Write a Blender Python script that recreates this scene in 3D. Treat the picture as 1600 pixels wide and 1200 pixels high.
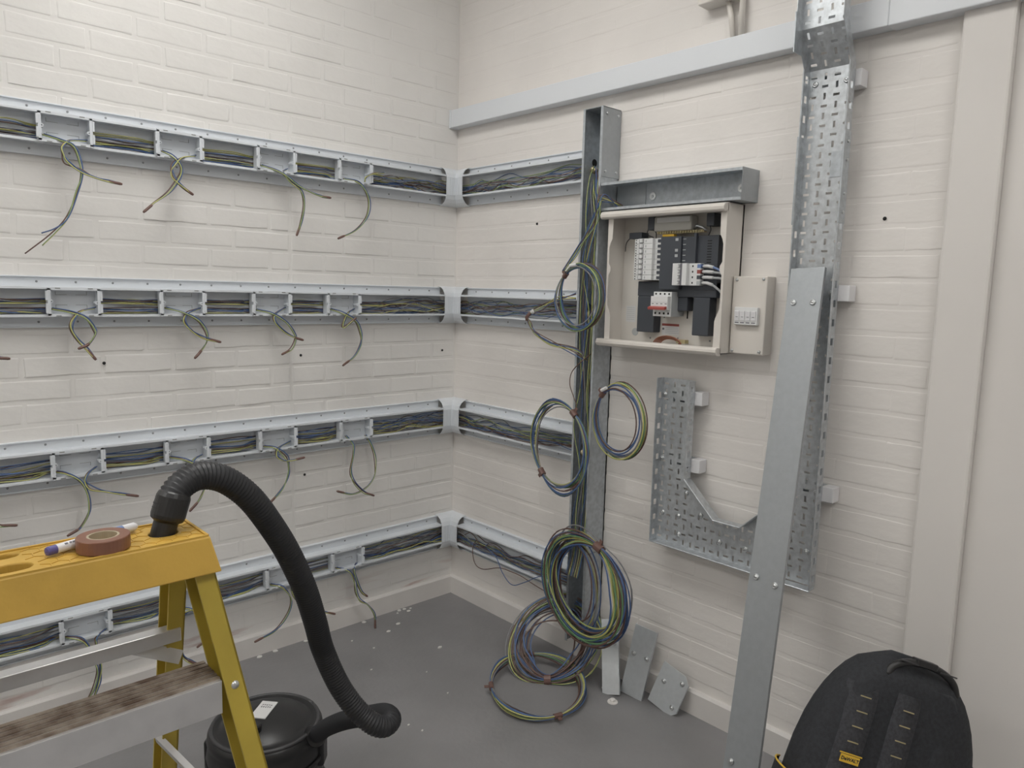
import bpy, bmesh, math, random
from mathutils import Vector, Matrix

for _o in list(bpy.data.objects):
    bpy.data.objects.remove(_o, do_unlink=True)
SC = bpy.context.scene
COL = SC.collection
RND = random.Random(11)

# ------------------------------------------------------------------ camera
# room corner at the origin: left wall is y=0 (x<0), right wall is x=0 (y<0), floor z=0 (metres)
YAW, PITCH, ROLL = 0.7504, 0.1251, 0.0252
_f = Vector((math.sin(YAW)*math.cos(PITCH), math.cos(YAW)*math.cos(PITCH), -math.sin(PITCH)))
_r = Vector((math.cos(YAW), -math.sin(YAW), 0)); _u = _r.cross(_f)
_rr = math.cos(ROLL)*_r + math.sin(ROLL)*_u; _uu = -math.sin(ROLL)*_r + math.cos(ROLL)*_u
cam_d = bpy.data.cameras.new('camera'); cam = bpy.data.objects.new('camera', cam_d); COL.objects.link(cam)
cam.matrix_world = Matrix(((_rr.x, _uu.x, -_f.x, -2.135), (_rr.y, _uu.y, -_f.y, -2.6875), (_rr.z, _uu.z, -_f.z, 1.45), (0, 0, 0, 1)))
cam_d.sensor_width = 36; cam_d.lens = 1147.7*36/1600; cam_d.clip_start = 0.02
SC.camera = cam

# ------------------------------------------------------------------ world, light, exposure
W = bpy.data.worlds.new('world'); SC.world = W; W.use_nodes = True
W.node_tree.nodes['Background'].inputs[0].default_value = (0.62, 0.66, 0.72, 1)
W.node_tree.nodes['Background'].inputs[1].default_value = 0.25
LAMP_STRENGTH = 13.0
LAMPS = [(-1.3, -1.12), (-1.3, -3.5), (-3.5, -1.0), (-3.5, -3.5)]      # first panel placed from cast shadows; other three are unseen, added for fill
SC.view_settings.view_transform = 'Standard'; SC.view_settings.look = 'None'
SC.view_settings.exposure = -0.52; SC.view_settings.gamma = 1; SC.view_settings.use_curve_mapping = False

# ------------------------------------------------------------------ materials
def mat(name, col, rough=0.5, metal=0.0, var=0.0, vscale=6.0, bump=0.0, bscale=60.0, col2=None, emit=None, alpha=None, spec=0.5, trans=0.0, detail=4.0):
    m = bpy.data.materials.new(name); m.use_nodes = True
    nt = m.node_tree; b = nt.nodes['Principled BSDF']
    b.inputs['Base Color'].default_value = (*col, 1); b.inputs['Roughness'].default_value = rough
    b.inputs['Metallic'].default_value = metal; b.inputs['Specular IOR Level'].default_value = spec
    if trans: b.inputs['Transmission Weight'].default_value = trans
    if alpha is not None: b.inputs['Alpha'].default_value = alpha
    if emit:
        b.inputs['Emission Color'].default_value = (*emit[0], 1); b.inputs['Emission Strength'].default_value = emit[1]
    if var or col2 or bump:
        g = nt.nodes.new('ShaderNodeNewGeometry')
    if var or col2:
        n = nt.nodes.new('ShaderNodeTexNoise'); n.inputs['Scale'].default_value = vscale; n.inputs['Detail'].default_value = detail
        nt.links.new(g.outputs['Position'], n.inputs['Vector'])
        r = nt.nodes.new('ShaderNodeValToRGB'); nt.links.new(n.outputs['Fac'], r.inputs['Fac'])
        c2 = col2 or tuple(max(0, c*(1-var)) for c in col)
        c1 = col if col2 else tuple(min(1, c*(1+var*0.5)) for c in col)
        r.color_ramp.elements[0].position = 0.35; r.color_ramp.elements[1].position = 0.65
        r.color_ramp.elements[0].color = (*c2, 1); r.color_ramp.elements[1].color = (*c1, 1)
        nt.links.new(r.outputs['Color'], b.inputs['Base Color'])
    if bump:
        n2 = nt.nodes.new('ShaderNodeTexNoise'); n2.inputs['Scale'].default_value = bscale; n2.inputs['Detail'].default_value = 5
        nt.links.new(g.outputs['Position'], n2.inputs['Vector'])
        bp = nt.nodes.new('ShaderNodeBump'); bp.inputs['Strength'].default_value = bump; bp.inputs['Distance'].default_value = 0.01
        nt.links.new(n2.outputs['Fac'], bp.inputs['Height']); nt.links.new(bp.outputs['Normal'], b.inputs['Normal'])
    return m

def paint_material(name, col, smear):
    """White masonry paint; smear = reddish scuffs in a band just above the skirting."""
    m = mat(name, col, 0.62, var=0.05, vscale=2.2, bump=0.16, bscale=18, spec=0.35)
    nt = m.node_tree; b = nt.nodes['Principled BSDF']
    bn = b.inputs['Normal'].links[0].from_node.inputs['Height'].links[0].from_node       # stretch the relief along the courses
    gm = nt.nodes.new('ShaderNodeNewGeometry'); mm = nt.nodes.new('ShaderNodeMapping'); mm.inputs['Scale'].default_value = (0.8, 0.8, 1.4)
    nt.links.new(gm.outputs['Position'], mm.inputs['Vector']); nt.links.new(mm.outputs[0], bn.inputs['Vector'])
    if smear:
        src = b.inputs['Base Color'].links[0].from_socket
        g = nt.nodes.new('ShaderNodeNewGeometry'); sx = nt.nodes.new('ShaderNodeSeparateXYZ'); nt.links.new(g.outputs['Position'], sx.inputs[0])
        mp = nt.nodes.new('ShaderNodeMapping'); mp.inputs['Scale'].default_value = (3.0, 3.0, 22.0); nt.links.new(g.outputs['Position'], mp.inputs['Vector'])
        n = nt.nodes.new('ShaderNodeTexNoise'); n.inputs['Scale'].default_value = 1.0; n.inputs['Detail'].default_value = 6; nt.links.new(mp.outputs[0], n.inputs['Vector'])
        r = nt.nodes.new('ShaderNodeMapRange'); r.inputs['From Min'].default_value = 0.56; r.inputs['From Max'].default_value = 0.74; nt.links.new(n.outputs['Fac'], r.inputs['Value'])
        zr = nt.nodes.new('ShaderNodeMapRange'); zr.inputs['From Min'].default_value = 0.21; zr.inputs['From Max'].default_value = 0.1; nt.links.new(sx.outputs['Z'], zr.inputs['Value'])
        mu = nt.nodes.new('ShaderNodeMath'); mu.operation = 'MULTIPLY'; nt.links.new(r.outputs[0], mu.inputs[0]); nt.links.new(zr.outputs[0], mu.inputs[1])
        mx = nt.nodes.new('ShaderNodeMixRGB'); nt.links.new(mu.outputs[0], mx.inputs['Fac']); nt.links.new(src, mx.inputs['Color1'])
        mx.inputs['Color2'].default_value = (0.36, 0.16, 0.12, 1); nt.links.new(mx.outputs[0], b.inputs['Base Color'])
    return m

def metal_material(name, col, rough, spangle=0.25, metal=0.75):
    m = mat(name, col, rough, metal=metal, var=spangle, vscale=60, detail=6)
    nt = m.node_tree; b = nt.nodes['Principled BSDF']
    g = nt.nodes.new('ShaderNodeNewGeometry'); v = nt.nodes.new('ShaderNodeTexNoise'); v.inputs['Scale'].default_value = 14; nt.links.new(g.outputs['Position'], v.inputs['Vector'])
    r = nt.nodes.new('ShaderNodeMapRange'); r.inputs['To Min'].default_value = rough-0.08; r.inputs['To Max'].default_value = rough+0.14
    nt.links.new(v.outputs['Fac'], r.inputs['Value']); nt.links.new(r.outputs[0], b.inputs['Roughness'])
    return m

M = {
 'paint_l': paint_material('wall_paint_left', (0.795, 0.780, 0.758), True),
 'paint_r': paint_material('wall_paint_right', (0.795, 0.765, 0.735), False),
 'plaster': mat('smooth_plaster', (0.735, 0.708, 0.68), 0.55, var=0.03, vscale=2, bump=0.06, bscale=30),
 'skirt': mat('skirting_paint', (0.74, 0.715, 0.69), 0.45, var=0.06, vscale=5, bump=0.06, bscale=30),
 'ceiling': mat('ceiling_white', (0.78, 0.77, 0.75), 0.8, var=0.02),
 'floor': mat('floor_paint', (0.25, 0.245, 0.25), 0.45, var=0.12, vscale=3.5, bump=0.12, bscale=55, detail=7),
 'pvc': mat('white_pvc', (0.72, 0.755, 0.795), 0.35, var=0.02, vscale=8),
 'pvc_d': mat('grey_pvc_line', (0.30, 0.31, 0.31), 0.5),
 'trim': mat('trim_white', (0.735, 0.765, 0.80), 0.4),
 'screw': mat('screw_steel', (0.32, 0.33, 0.34), 0.35, metal=0.8),
 'bolt': mat('bolt_zinc', (0.62, 0.64, 0.65), 0.3, metal=0.9),
 'hole': mat('dark_hole', (0.02, 0.02, 0.02), 0.9),
 'galv': metal_material('galvanised_steel', (0.49, 0.525, 0.555), 0.42, 0.14, 0.5),
 'tray': metal_material('galvanised_tray', (0.55, 0.58, 0.605), 0.34, 0.16, 0.65),
 'lid': metal_material('galvanised_lid', (0.385, 0.41, 0.43), 0.36, 0.04, 0.5),
 'offcut': metal_material('bright_zinc_lid', (0.62, 0.655, 0.68), 0.34, 0.04, 0.5),
 'blue': mat('wire_blue', (0.07, 0.125, 0.27), 0.4),
 'brown': mat('wire_brown', (0.13, 0.075, 0.06), 0.4),
 'yellow': mat('wire_yellow', (0.50, 0.48, 0.17), 0.4),
 'green': mat('wire_green', (0.13, 0.26, 0.13), 0.4),
 'grey': mat('wire_grey', (0.22, 0.22, 0.23), 0.4),
 'black': mat('wire_black', (0.03, 0.03, 0.033), 0.4),
 'tape': mat('brown_tape', (0.16, 0.09, 0.075), 0.45),
 'tapelabel': mat('wire_marker_label', (0.75, 0.75, 0.75), 0.5),
 'cream': mat('cream_enamel', (0.70, 0.665, 0.62), 0.38, bump=0.02, bscale=300),
 'cream2': mat('cream_backplate', (0.66, 0.635, 0.595), 0.5),
 'brk': mat('breaker_white', (0.72, 0.73, 0.73), 0.4),
 'brkg': mat('breaker_grey', (0.42, 0.44, 0.45), 0.45),
 'dark': mat('busbar_cover_dark', (0.055, 0.062, 0.075), 0.5),
 'red': mat('switch_red', (0.42, 0.09, 0.075), 0.4),
 'redlab': mat('label_red_bar', (0.30, 0.08, 0.07), 0.6),
 'paper': mat('paper_label', (0.66, 0.66, 0.66), 0.7),
 'ink': mat('printed_ink', (0.16, 0.16, 0.18), 0.7),
 'clear': mat('clear_cover', (0.55, 0.54, 0.50), 0.25, alpha=0.8),
 'brass': mat('brass', (0.52, 0.45, 0.30), 0.35, metal=0.8),
 'copper': mat('copper_wire', (0.30, 0.12, 0.07), 0.4),
 'ladder': mat('ladder_yellow', (0.60, 0.375, 0.07), 0.45, var=0.14, vscale=9, bump=0.05, bscale=80, detail=7),
 'fibre': mat('ladder_fibreglass', (0.50, 0.38, 0.06), 0.4, var=0.12, vscale=10),
 'alu': mat('aluminium', (0.66, 0.66, 0.67), 0.34, metal=0.55, var=0.08, vscale=20),
 'alud': mat('worn_tread', (0.42, 0.36, 0.30), 0.6, metal=0.25, col2=(0.16, 0.11, 0.08), vscale=34, bump=0.4, bscale=90, detail=8),
 'rubber': mat('black_rubber', (0.022, 0.023, 0.026), 0.45),
 'vac': mat('black_vacuum_plastic', (0.018, 0.018, 0.019), 0.36),
 'vacg': mat('dark_grey_plastic', (0.05, 0.05, 0.053), 0.4),
 'cloth': mat('black_fabric', (0.027, 0.029, 0.034), 0.85, var=0.25, vscale=120, bump=0.25, bscale=500),
 'cloth2': mat('charcoal_mesh', (0.042, 0.043, 0.050), 0.8, var=0.3, vscale=160, bump=0.3, bscale=600),
 'ylab': mat('label_yellow', (0.75, 0.48, 0.05), 0.5),
 'ystitch': mat('tan_stitching', (0.42, 0.36, 0.20), 0.6),
 'tapebrown': mat('insulation_tape_brown', (0.22, 0.10, 0.065), 0.35),
 'card': mat('tape_core_card', (0.42, 0.36, 0.26), 0.7),
 'penw': mat('pen_white', (0.74, 0.74, 0.76), 0.35),
 'penb': mat('pen_blue_cap', (0.10, 0.09, 0.27), 0.4),
 'peng': mat('pen_clear_blue', (0.16, 0.24, 0.45), 0.3),
 'flake': mat('paint_flake', (0.72, 0.71, 0.69), 0.7),
 'lamp': mat('lamp_diffuser', (0.9, 0.9, 0.9), 0.5, emit=((1.0, 0.985, 0.95), LAMP_STRENGTH)),
}
GY = ('yellow', 'green')

# ------------------------------------------------------------------ mesh helpers
PW = {}                                   # world position of every object's origin
def catmull(pts, per=6):
    P = [Vector(p) for p in pts]
    if len(P) < 3: return P
    P = [P[0]*2-P[1]] + P + [P[-1]*2-P[-2]]; out = []
    for i in range(1, len(P)-2):
        a, b, c, d = P[i-1:i+3]
        for k in range(per):
            t = k/per
            out.append(0.5*((2*b)+(c-a)*t+(2*a-5*b+4*c-d)*t*t+(3*b-a-3*c+d)*t**3))
    out.append(P[-2]); return out

class MB:
    def __init__(s): s.v = []; s.f = []; s.m = []
    def add(s, vs, fs, mi=0):
        o = len(s.v); s.v += [Vector(q) for q in vs]
        for q in fs:
            s.f.append([i+o for i in q]); s.m.append(mi)
        return s
    def box(s, x0, x1, y0, y1, z0, z1, mi=0):
        x0, x1 = min(x0, x1), max(x0, x1); y0, y1 = min(y0, y1), max(y0, y1); z0, z1 = min(z0, z1), max(z0, z1)
        return s.add([(x0,y0,z0),(x1,y0,z0),(x1,y1,z0),(x0,y1,z0),(x0,y0,z1),(x1,y0,z1),(x1,y1,z1),(x0,y1,z1)],
            [(0,3,2,1),(4,5,6,7),(0,1,5,4),(1,2,6,5),(2,3,7,6),(3,0,4,7)], mi)
    def obox(s, c, a, b, d, mi=0):
        """box about c with half-axis vectors a, b, d"""
        c, a, b, d = Vector(c), Vector(a), Vector(b), Vector(d)
        if a.cross(b).dot(d) < 0: d = -d
        return s.add([c-a-b-d, c+a-b-d, c+a+b-d, c-a+b-d, c-a-b+d, c+a-b+d, c+a+b+d, c-a+b+d],
            [(0,3,2,1),(4,5,6,7),(0,1,5,4),(1,2,6,5),(2,3,7,6),(3,0,4,7)], mi)
    def beam(s, p, q, side, w, t, mi=0):
        """bar from p to q, w wide along side, t thick"""
        p, q = Vector(p), Vector(q); d = (q-p); l = d.length; d.normalize()
        sd = Vector(side); sd = (sd-d*sd.dot(d)).normalized(); n = d.cross(sd)
        return s.obox((p+q)/2, d*l/2, sd*w/2, n*t/2, mi)
    def tube(s, path, r, n=6, mi=0, stripe=None, cap=True, closed=False):
        P = [Vector(p) for p in path]; k = len(P); o = len(s.v)
        rad = r if callable(r) else (lambda i: r)
        t0 = (P[1]-P[0]).normalized(); nv = t0.orthogonal().normalized()
        for i in range(k):
            t = (P[min(i+1, k-1)]-P[max(i-1, 0)])
            if t.length < 1e-9: t = t0
            t.normalize(); nv = nv-t*nv.dot(t)
            if nv.length < 1e-6: nv = t.orthogonal()
            nv.normalize(); bn = t.cross(nv)
            for j in range(n):
                a = 2*math.pi*j/n; s.v.append(P[i]+rad(i)*(math.cos(a)*nv+math.sin(a)*bn))
        for i in range(k-1):
            for j in range(n):
                s.f.append([o+i*n+j, o+i*n+(j+1) % n, o+(i+1)*n+(j+1) % n, o+(i+1)*n+j])
                s.m.append((stripe[j % len(stripe)]) if stripe else mi)
        if cap:
            s.f.append([o+j for j in range(n)][::-1]); s.m.append(mi)
            s.f.append([o+(k-1)*n+j for j in range(n)]); s.m.append(mi)
        return s
    def lathe(s, prof, c, n=32, mi=0, axis=(0,0,1)):
        """prof: list of (radius, height) along axis from c"""
        c = Vector(c); ax = Vector(axis).normalized(); u = ax.orthogonal().normalized(); w = ax.cross(u); o = len(s.v)
        for (r, h) in prof:
            for j in range(n):
                a = 2*math.pi*j/n; s.v.append(c+ax*h+max(r, 1e-5)*(math.cos(a)*u+math.sin(a)*w))
        for i in range(len(prof)-1):
            for j in range(n):
                s.f.append([o+i*n+j, o+i*n+(j+1) % n, o+(i+1)*n+(j+1) % n, o+(i+1)*n+j]); s.m.append(mi)
        return s
    def prism(s, poly, origin, a, b, d, mi=0):
        """polygon in (a,b) axes at origin, extruded by vector d"""
        O, a, b, d = Vector(origin), Vector(a), Vector(b), Vector(d); n = len(poly); o = len(s.v)
        for (p, q) in poly: s.v.append(O+a*p+b*q)
        for (p, q) in poly: s.v.append(O+a*p+b*q+d)
        s.f += [[o+i for i in range(n)][::-1], [o+n+i for i in range(n)]]; s.m += [mi, mi]
        for i in range(n):
            s.f.append([o+i, o+(i+1) % n, o+n+(i+1) % n, o+n+i]); s.m.append(mi)
        return s
    def mesh(s, name, mats, smooth=False, origin=None):
        c = Vector(origin) if origin is not None else None
        if c is None:
            lo = [min(v[i] for v in s.v) for i in range(3)]; hi = [max(v[i] for v in s.v) for i in range(3)]
            c = Vector([(l+h)/2 for l, h in zip(lo, hi)])
        me = bpy.data.meshes.new(name); me.from_pydata([v-c for v in s.v], [], s.f); 
        for mm in mats: me.materials.append(M[mm])
        me.polygons.foreach_set('material_index', s.m)
        bm = bmesh.new(); bm.from_mesh(me); bmesh.ops.recalc_face_normals(bm, faces=bm.faces); bm.to_mesh(me); bm.free()
        if smooth: me.polygons.foreach_set('use_smooth', [True]*len(me.polygons))
        me.update(); return me, c
    def build(s, name, mats, parent=None, smooth=False, bevel=0, origin=None, label=None, solid=0, seg=2):
        if isinstance(mats, str): mats = [mats]
        me, c = s.mesh(name, mats, smooth, origin)
        o = bpy.data.objects.new(name, me); COL.objects.link(o); place(o, c, parent)
        if solid:
            md = o.modifiers.new('sheet', 'SOLIDIFY'); md.thickness = solid; md.offset = 0
        if bevel:
            md = o.modifiers.new('edge', 'BEVEL'); md.width = bevel; md.segments = seg; md.limit_method = 'ANGLE'; md.angle_limit = 0.7
        if smooth == 'auto':
            pass
        if label: o['label'] = label
        return o

def place(o, world, parent):
    world = Vector(world); PW[o.name] = world
    if parent is not None:
        o.parent = parent; o.location = world-PW[parent.name]
    else: o.location = world

def thing(name, label, cat, loc=(0,0,0), group=None):
    o = bpy.data.objects.new(name, None); COL.objects.link(o); o.empty_display_size = 0.05; place(o, loc, None)
    return tag(o, label, cat, group)
def tag(o, label, cat, group=None):
    o['label'] = label; o['category'] = cat
    if group: o['group'] = group
    return o
def inst(name, me, parent, loc, rot=None, scale=None):
    o = bpy.data.objects.new(name, me); COL.objects.link(o); place(o, loc, parent)
    if rot: o.rotation_euler = rot
    if scale: o.scale = scale
    return o
def struct(o): o['kind'] = 'structure'; return o

def text_part(name, body, size, mi, parent, loc, xax, yax, lift=0.0006):
    """flat lettering: text curve turned to mesh, laid with axes xax, yax"""
    cu = bpy.data.curves.new(name, 'FONT'); cu.body = body; cu.size = size; cu.align_x = 'CENTER'; cu.align_y = 'CENTER'; cu.resolution_u = 2; cu.offset = size*0.03
    t = bpy.data.objects.new(name+'_tmp', cu); COL.objects.link(t)
    bpy.context.view_layer.update()
    me = bpy.data.meshes.new_from_object(t.evaluated_get(bpy.context.evaluated_depsgraph_get())); bpy.data.objects.remove(t)
    xa, ya = Vector(xax).normalized(), Vector(yax).normalized(); za = xa.cross(ya)
    me.transform(Matrix(((xa.x, ya.x, za.x), (xa.y, ya.y, za.y), (xa.z, ya.z, za.z))).to_4x4())
    me.materials.clear(); me.materials.append(M[mi])
    o = bpy.data.objects.new(name, me); COL.objects.link(o); place(o, Vector(loc)+za*lift, parent); return o

def wire(name, path, r, colour, parent, per=6, n=6):
    mb = MB(); P = catmull(path, per)
    if colour == GY: mb.tube(P, r, n, stripe=[0, 0, 1]); return mb.build(name, ['yellow', 'green'], parent, smooth=True)
    mb.tube(P, r, n); return mb.build(name, [colour], parent, smooth=True)
WIRECOLS = ['blue', 'brown', GY]

def bolt_mesh(name, r, h, m='bolt'):
    mb = MB(); mb.lathe([(0, h), (r*0.5, h*0.97), (r*0.55, h*0.6), (r*0.6, h*0.9), (r*0.85, h*0.7), (r, h*0.25), (r, 0), (0, 0)], (0,0,0), 12, 0, (-1,0,0))
    me, _ = mb.mesh(name, [m], True, (0,0,0)); return me
BOLT = bolt_mesh('bolt', 0.009, 0.006)            # head faces -x
BOLT_S = bolt_mesh('small_bolt', 0.005, 0.0045)
SCREW = bolt_mesh('screw', 0.0035, 0.0025, 'screw')
TO_LEFT_WALL = (0, 0, math.pi/2)                    # turns a -x facing head to face -y

# ------------------------------------------------------------------ room shell
XL, YB, ZC = -4.6, -5.2, 3.10
floor = struct(MB().box(XL, 0.05, YB, 0.05, -0.08, 0).build('floor', 'floor'))
struct(MB().box(XL, 0.05, YB, 0.05, ZC, ZC+0.08).build('ceiling', 'ceiling'))
wall_left = struct(MB().box(XL, 0.12, 0, 0.12, 0, ZC).build('wall_left', 'paint_l'))
wall_right = struct(MB().box(0, 0.12, YB, 0, 0, ZC).build('wall_right', 'paint_r'))
struct(MB().box(XL-0.1, XL, YB, 0, 0, ZC).build('wall_far_side', 'plaster'))
struct(MB().box(XL, 0, YB-0.1, YB, 0, ZC).build('wall_behind', 'plaster'))
pil = MB().box(-0.03, 0, -2.145, -2.03, 0, ZC)
struct(pil.build('trim_2', 'plaster', bevel=0.006))                       # plastered pier on the right wall
struct(MB().box(-0.004, 0, YB, -2.145, 0.0, ZC).build('trim_3', 'plaster'))  # smooth plaster beyond the pier

SK = 0.088
def skirt(name, on_left):
    mb = MB(); prof = [(0, 0), (0.017, 0), (0.017, SK-0.008), (0.011, SK), (0, SK)]
    if on_left: mb.prism(prof, (XL, 0, 0), (0, -1, 0), (0, 0, 1), (-XL-0.017, 0, 0))
    else: mb.prism(prof, (0, -2.03, 0), (-1, 0, 0), (0, 0, 1), (0, 2.03, 0))
    return struct(mb.build(name, 'skirt'))
skirt('baseboard_left', True); skirt('baseboard_right', False)

# bricks: every course is laid brick by brick, thick paint rounds their edges
def shade_by_area(me):
    """smooth shading whose normals follow the large faces, so only the narrow arris looks rounded"""
    me.polygons.foreach_set('use_smooth', [True]*len(me.polygons)); me.update()
    nv = [Vector((0, 0, 0)) for _ in me.vertices]
    for p in me.polygons:
        for i in p.vertices: nv[i] += p.normal*p.area**2
    me.normals_split_custom_set_from_vertices([n.normalized() for n in nv])
def brick_mesh(name, w, h, proud, bev, seed, jit, m):
    rn = random.Random(seed); mb = MB()
    xs = [-w/2, -w/2+bev, -w*0.18, w*0.18, w/2-bev, w/2]; zs = [-h/2, -h/2+bev, h/2-bev, h/2]
    for j, z in enumerate(zs):
        for i, x in enumerate(xs):
            rim = i in (0, 5) or j in (0, 3)
            d = -0.0012 if rim else proud+rn.uniform(-1, 1)*0.0006
            mb.v.append(Vector((x+rn.uniform(-1, 1)*jit, -d, z+rn.uniform(-1, 1)*jit*0.8)))
    for j in range(3):
        for i in range(5):
            a = j*6+i; mb.f.append([a, a+1, a+7, a+6]); mb.m.append(0)
    me = bpy.data.meshes.new(name); me.from_pydata(mb.v, [], mb.f); me.materials.append(M[m])
    shade_by_area(me); return me
PITCH_Z, PITCH_X, Z0 = 0.0731, 0.2245, 0.629-0.0731*7
DADO_T = [1.985, 1.462, 0.948, 0.398]; DADO_H = 0.160

def lay_bricks(wall, left):
    m = 'paint_l' if left else 'paint_r'
    bw, bh = (0.2145, 0.0635) if left else (0.2195, 0.0645)
    pr, bev, jit = (0.0038, 0.0048, 0.0016) if left else (0.0025, 0.0062, 0.0034)
    full = [brick_mesh('brick', bw, bh, pr, bev, 100+k, jit, m) for k in range(12)]
    rough = [brick_mesh('brick', bw, bh, pr, bev*1.25, 300+k, jit*1.9, m) for k in range(12)] if left else full
    cut = [brick_mesh('brick', bw/2-0.005, bh, pr, bev, 200+k, jit, m) for k in range(6)]
    rest = MB(); count = 0
    far = 3.2 if left else 2.028
    k = -1
    while Z0+k*PITCH_Z < ZC:
        z = Z0+(k+0.5)*PITCH_Z; k += 1
        if z < SK+0.02 or z > ZC-0.04: continue
        behind = any(t-DADO_H+0.012 < z < t-0.012 for t in DADO_T)
        par = k % 2
        edges = []; e = 0.006
        first = 0.135 if par else 0.2225
        cuts = [0.004, first]
        while cuts[-1] < far: cuts.append(cuts[-1]+PITCH_X)
        if left:          # straight vertical joint where two panels of brickwork meet
            cuts = [c for c in cuts if abs(c-0.815) > 0.07 or z > 1.99]
            if z <= 1.99: cuts = sorted(cuts+[0.815])
        for a, b in zip(cuts[:-1], cuts[1:]):
            b = min(b, far)
            ln = b-a
            if ln < 0.05: continue
            if behind and (left or b < 0.84): continue
            cm = (a+b)/2; me = RND.choice((rough if left and cm > 0.815 else full) if ln > 0.16 else cut); wd = (ln-0.0095)/(bw if ln > 0.16 else bw/2-0.005) if left else (ln+0.005)/(bw if ln > 0.16 else bw/2-0.005)
            loc = Vector((-cm, 0, z)) if left else Vector((0, -cm, z))
            tilt = RND.uniform(-0.004, 0.004); dp = RND.uniform(0.55, 1.2)
            seen = (z < 2.3+0.3*(1-cm/1.8) if left else z < 2.62-0.22*cm) and count < 300 and (cm < 1.86)
            if seen:
                o = inst('brick', me, wall, loc, (0, tilt, 0) if left else (tilt, 0, -math.pi/2), (wd, dp, 1)); count += 1
            else:
                mt = Matrix.Translation(loc) @ (Matrix.Identity(4) if left else Matrix.Rotation(-math.pi/2, 4, 'Z')) @ Matrix.Diagonal((wd, dp, 1, 1))
                rest.add([mt @ v.co for v in me.vertices], [list(p.vertices) for p in me.polygons])
    if rest.v:
        me = bpy.data.meshes.new('brickwork'); me.from_pydata(rest.v, [], rest.f); me.materials.append(M[m])
        shade_by_area(me)
        o = inst('brickwork', me, wall, (0, 0, 0)); o['kind'] = 'stuff'
lay_bricks(wall_left, True); lay_bricks(wall_right, False)

# drilled holes left in the walls
hm = MB().lathe([(0, 0.0035), (0.0042, 0.003), (0.0055, 0.0)], (0, 0, 0), 10, 0, (-1, 0, 0)).mesh('drill_hole', ['hole'], True, (0,0,0))[0]
for p in ((-1.477, -0.0045, 1.182), (-0.777, -0.0045, 1.18), (-0.077, -0.0045, 1.175), (-0.766, -0.0045, 0.696)):
    inst('drill_hole', hm, wall_left, p, TO_LEFT_WALL)
for p in ((-0.003, -1.875, 1.673), (-0.003, -0.526, 1.725)): inst('drill_hole', hm, wall_right, p)

# ------------------------------------------------------------------ ceiling light and three added fill panels
for i, (lx, ly) in enumerate(LAMPS):
    t = thing('ceiling_light', ['white ceiling light panel nearest the corner of the two brick walls', 'added white fill light panel above the right-hand wall behind the camera', 'added white fill light panel far along the left wall', 'added white fill light panel in the far corner of the room'][i], 'ceiling light', (lx, ly, ZC), 'ceiling light panels')
    s_, s2 = 0.3, 0.6; fr = MB()
    for a in (-1, 1):
        fr.box(lx-s_-0.02, lx+s_+0.02, ly+a*(s2+0.01)-0.01, ly+a*(s2+0.01)+0.01, ZC-0.03, ZC)
        fr.box(lx+a*(s_+0.01)-0.01, lx+a*(s_+0.01)+0.01, ly-s2, ly+s2, ZC-0.03, ZC)
    fr.build('frame', 'trim', t)
    MB().box(lx-s_, lx+s_, ly-s2, ly+s2, ZC-0.024, ZC-0.006).build('diffuser', 'lamp', t)

# ------------------------------------------------------------------ white mini trunking under the ceiling, right wall
t = thing('wall_trunking', 'long white square trunking running level along the right wall below the ceiling', 'trunking', (0, -1.0, 2.16))
MB().box(-0.052, 0, -1.86, -0.012, 2.165, 2.24).build('channel', 'trim', t, bevel=0.003)
MB().box(-0.055, 0, -3.6, -1.86, 2.163, 2.242).build('cover_joint', 'trim', t, bevel=0.003)
MB().box(-0.054, 0, -0.012, -0.002, 2.163, 2.242).build('end_cap', 'trim', t, bevel=0.002)
t = thing('junction_box', 'beige wall box above the white trunking with two conduits below', 'junction box', (0, -1.33, 2.35))
MB().box(-0.06, 0, -1.40, -1.275, 2.358, 2.48).build('body', 'cream', t, bevel=0.004)
MB().tube([(-0.022, -1.362, 2.36), (-0.022, -1.375, 2.31), (-0.022, -1.386, 2.24)], 0.0085, 12).build('conduit', 'cream', t, smooth=True)
MB().tube([(-0.022, -1.412, 2.48), (-0.022, -1.412, 2.24)], 0.0095, 12).build('conduit', 'cream', t, smooth=True)

# ------------------------------------------------------------------ dado trunking: back plate, two ribs, open covers
ROWN = ['top row', 'second row from the top', 'third row from the top', 'bottom row']
def dado(row, left):
    T = DADO_T[row]; B = T-DADO_H
    a, b = (0.098, 2.5) if left else (0.098, 0.844)
    lab = f"white open dado trunking full of wires on the {'left' if left else 'right'} wall, {ROWN[row]}"
    th = thing('dado_trunking', lab, 'trunking', (-a, 0, B) if left else (0, -a, B), 'dado trunking runs')
    def bar(name, d0, d1, z0, z1, bev=0.0008):
        mb = MB()
        if left: mb.box(-b, -a, -d1, -d0, z0, z1)
        else: mb.box(-d1, -d0, -b, -a, z0, z1)
        return mb.build(name, 'pvc', th, bevel=bev)
    bar('back_plate', 0.0, 0.0085, B, T)
    bar('edge_lip', 0.0085, 0.016, T-0.004, T); bar('edge_lip', 0.0085, 0.016, B, B+0.004)
    for zc, up in ((T-0.036, 1), (B+0.038, -1)):
        rib = bar('rib', 0.0085, 0.052, zc-0.002, zc+0.002)
        bar('rib_lip', 0.046, 0.054, zc-0.004, zc+0.004)
    step = 0.107; k = 0; x = a+0.06
    while x < b-0.02:
        for z in (T-0.017, B+0.018):
            if left: inst('screw', SCREW, th, (-x, -0.0085, z), TO_LEFT_WALL)
            else: inst('screw', SCREW, th, (-0.0085, -x, z))
        x += step
    return th
for row in range(4):
    dado(row, True); dado(row, False)

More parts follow.
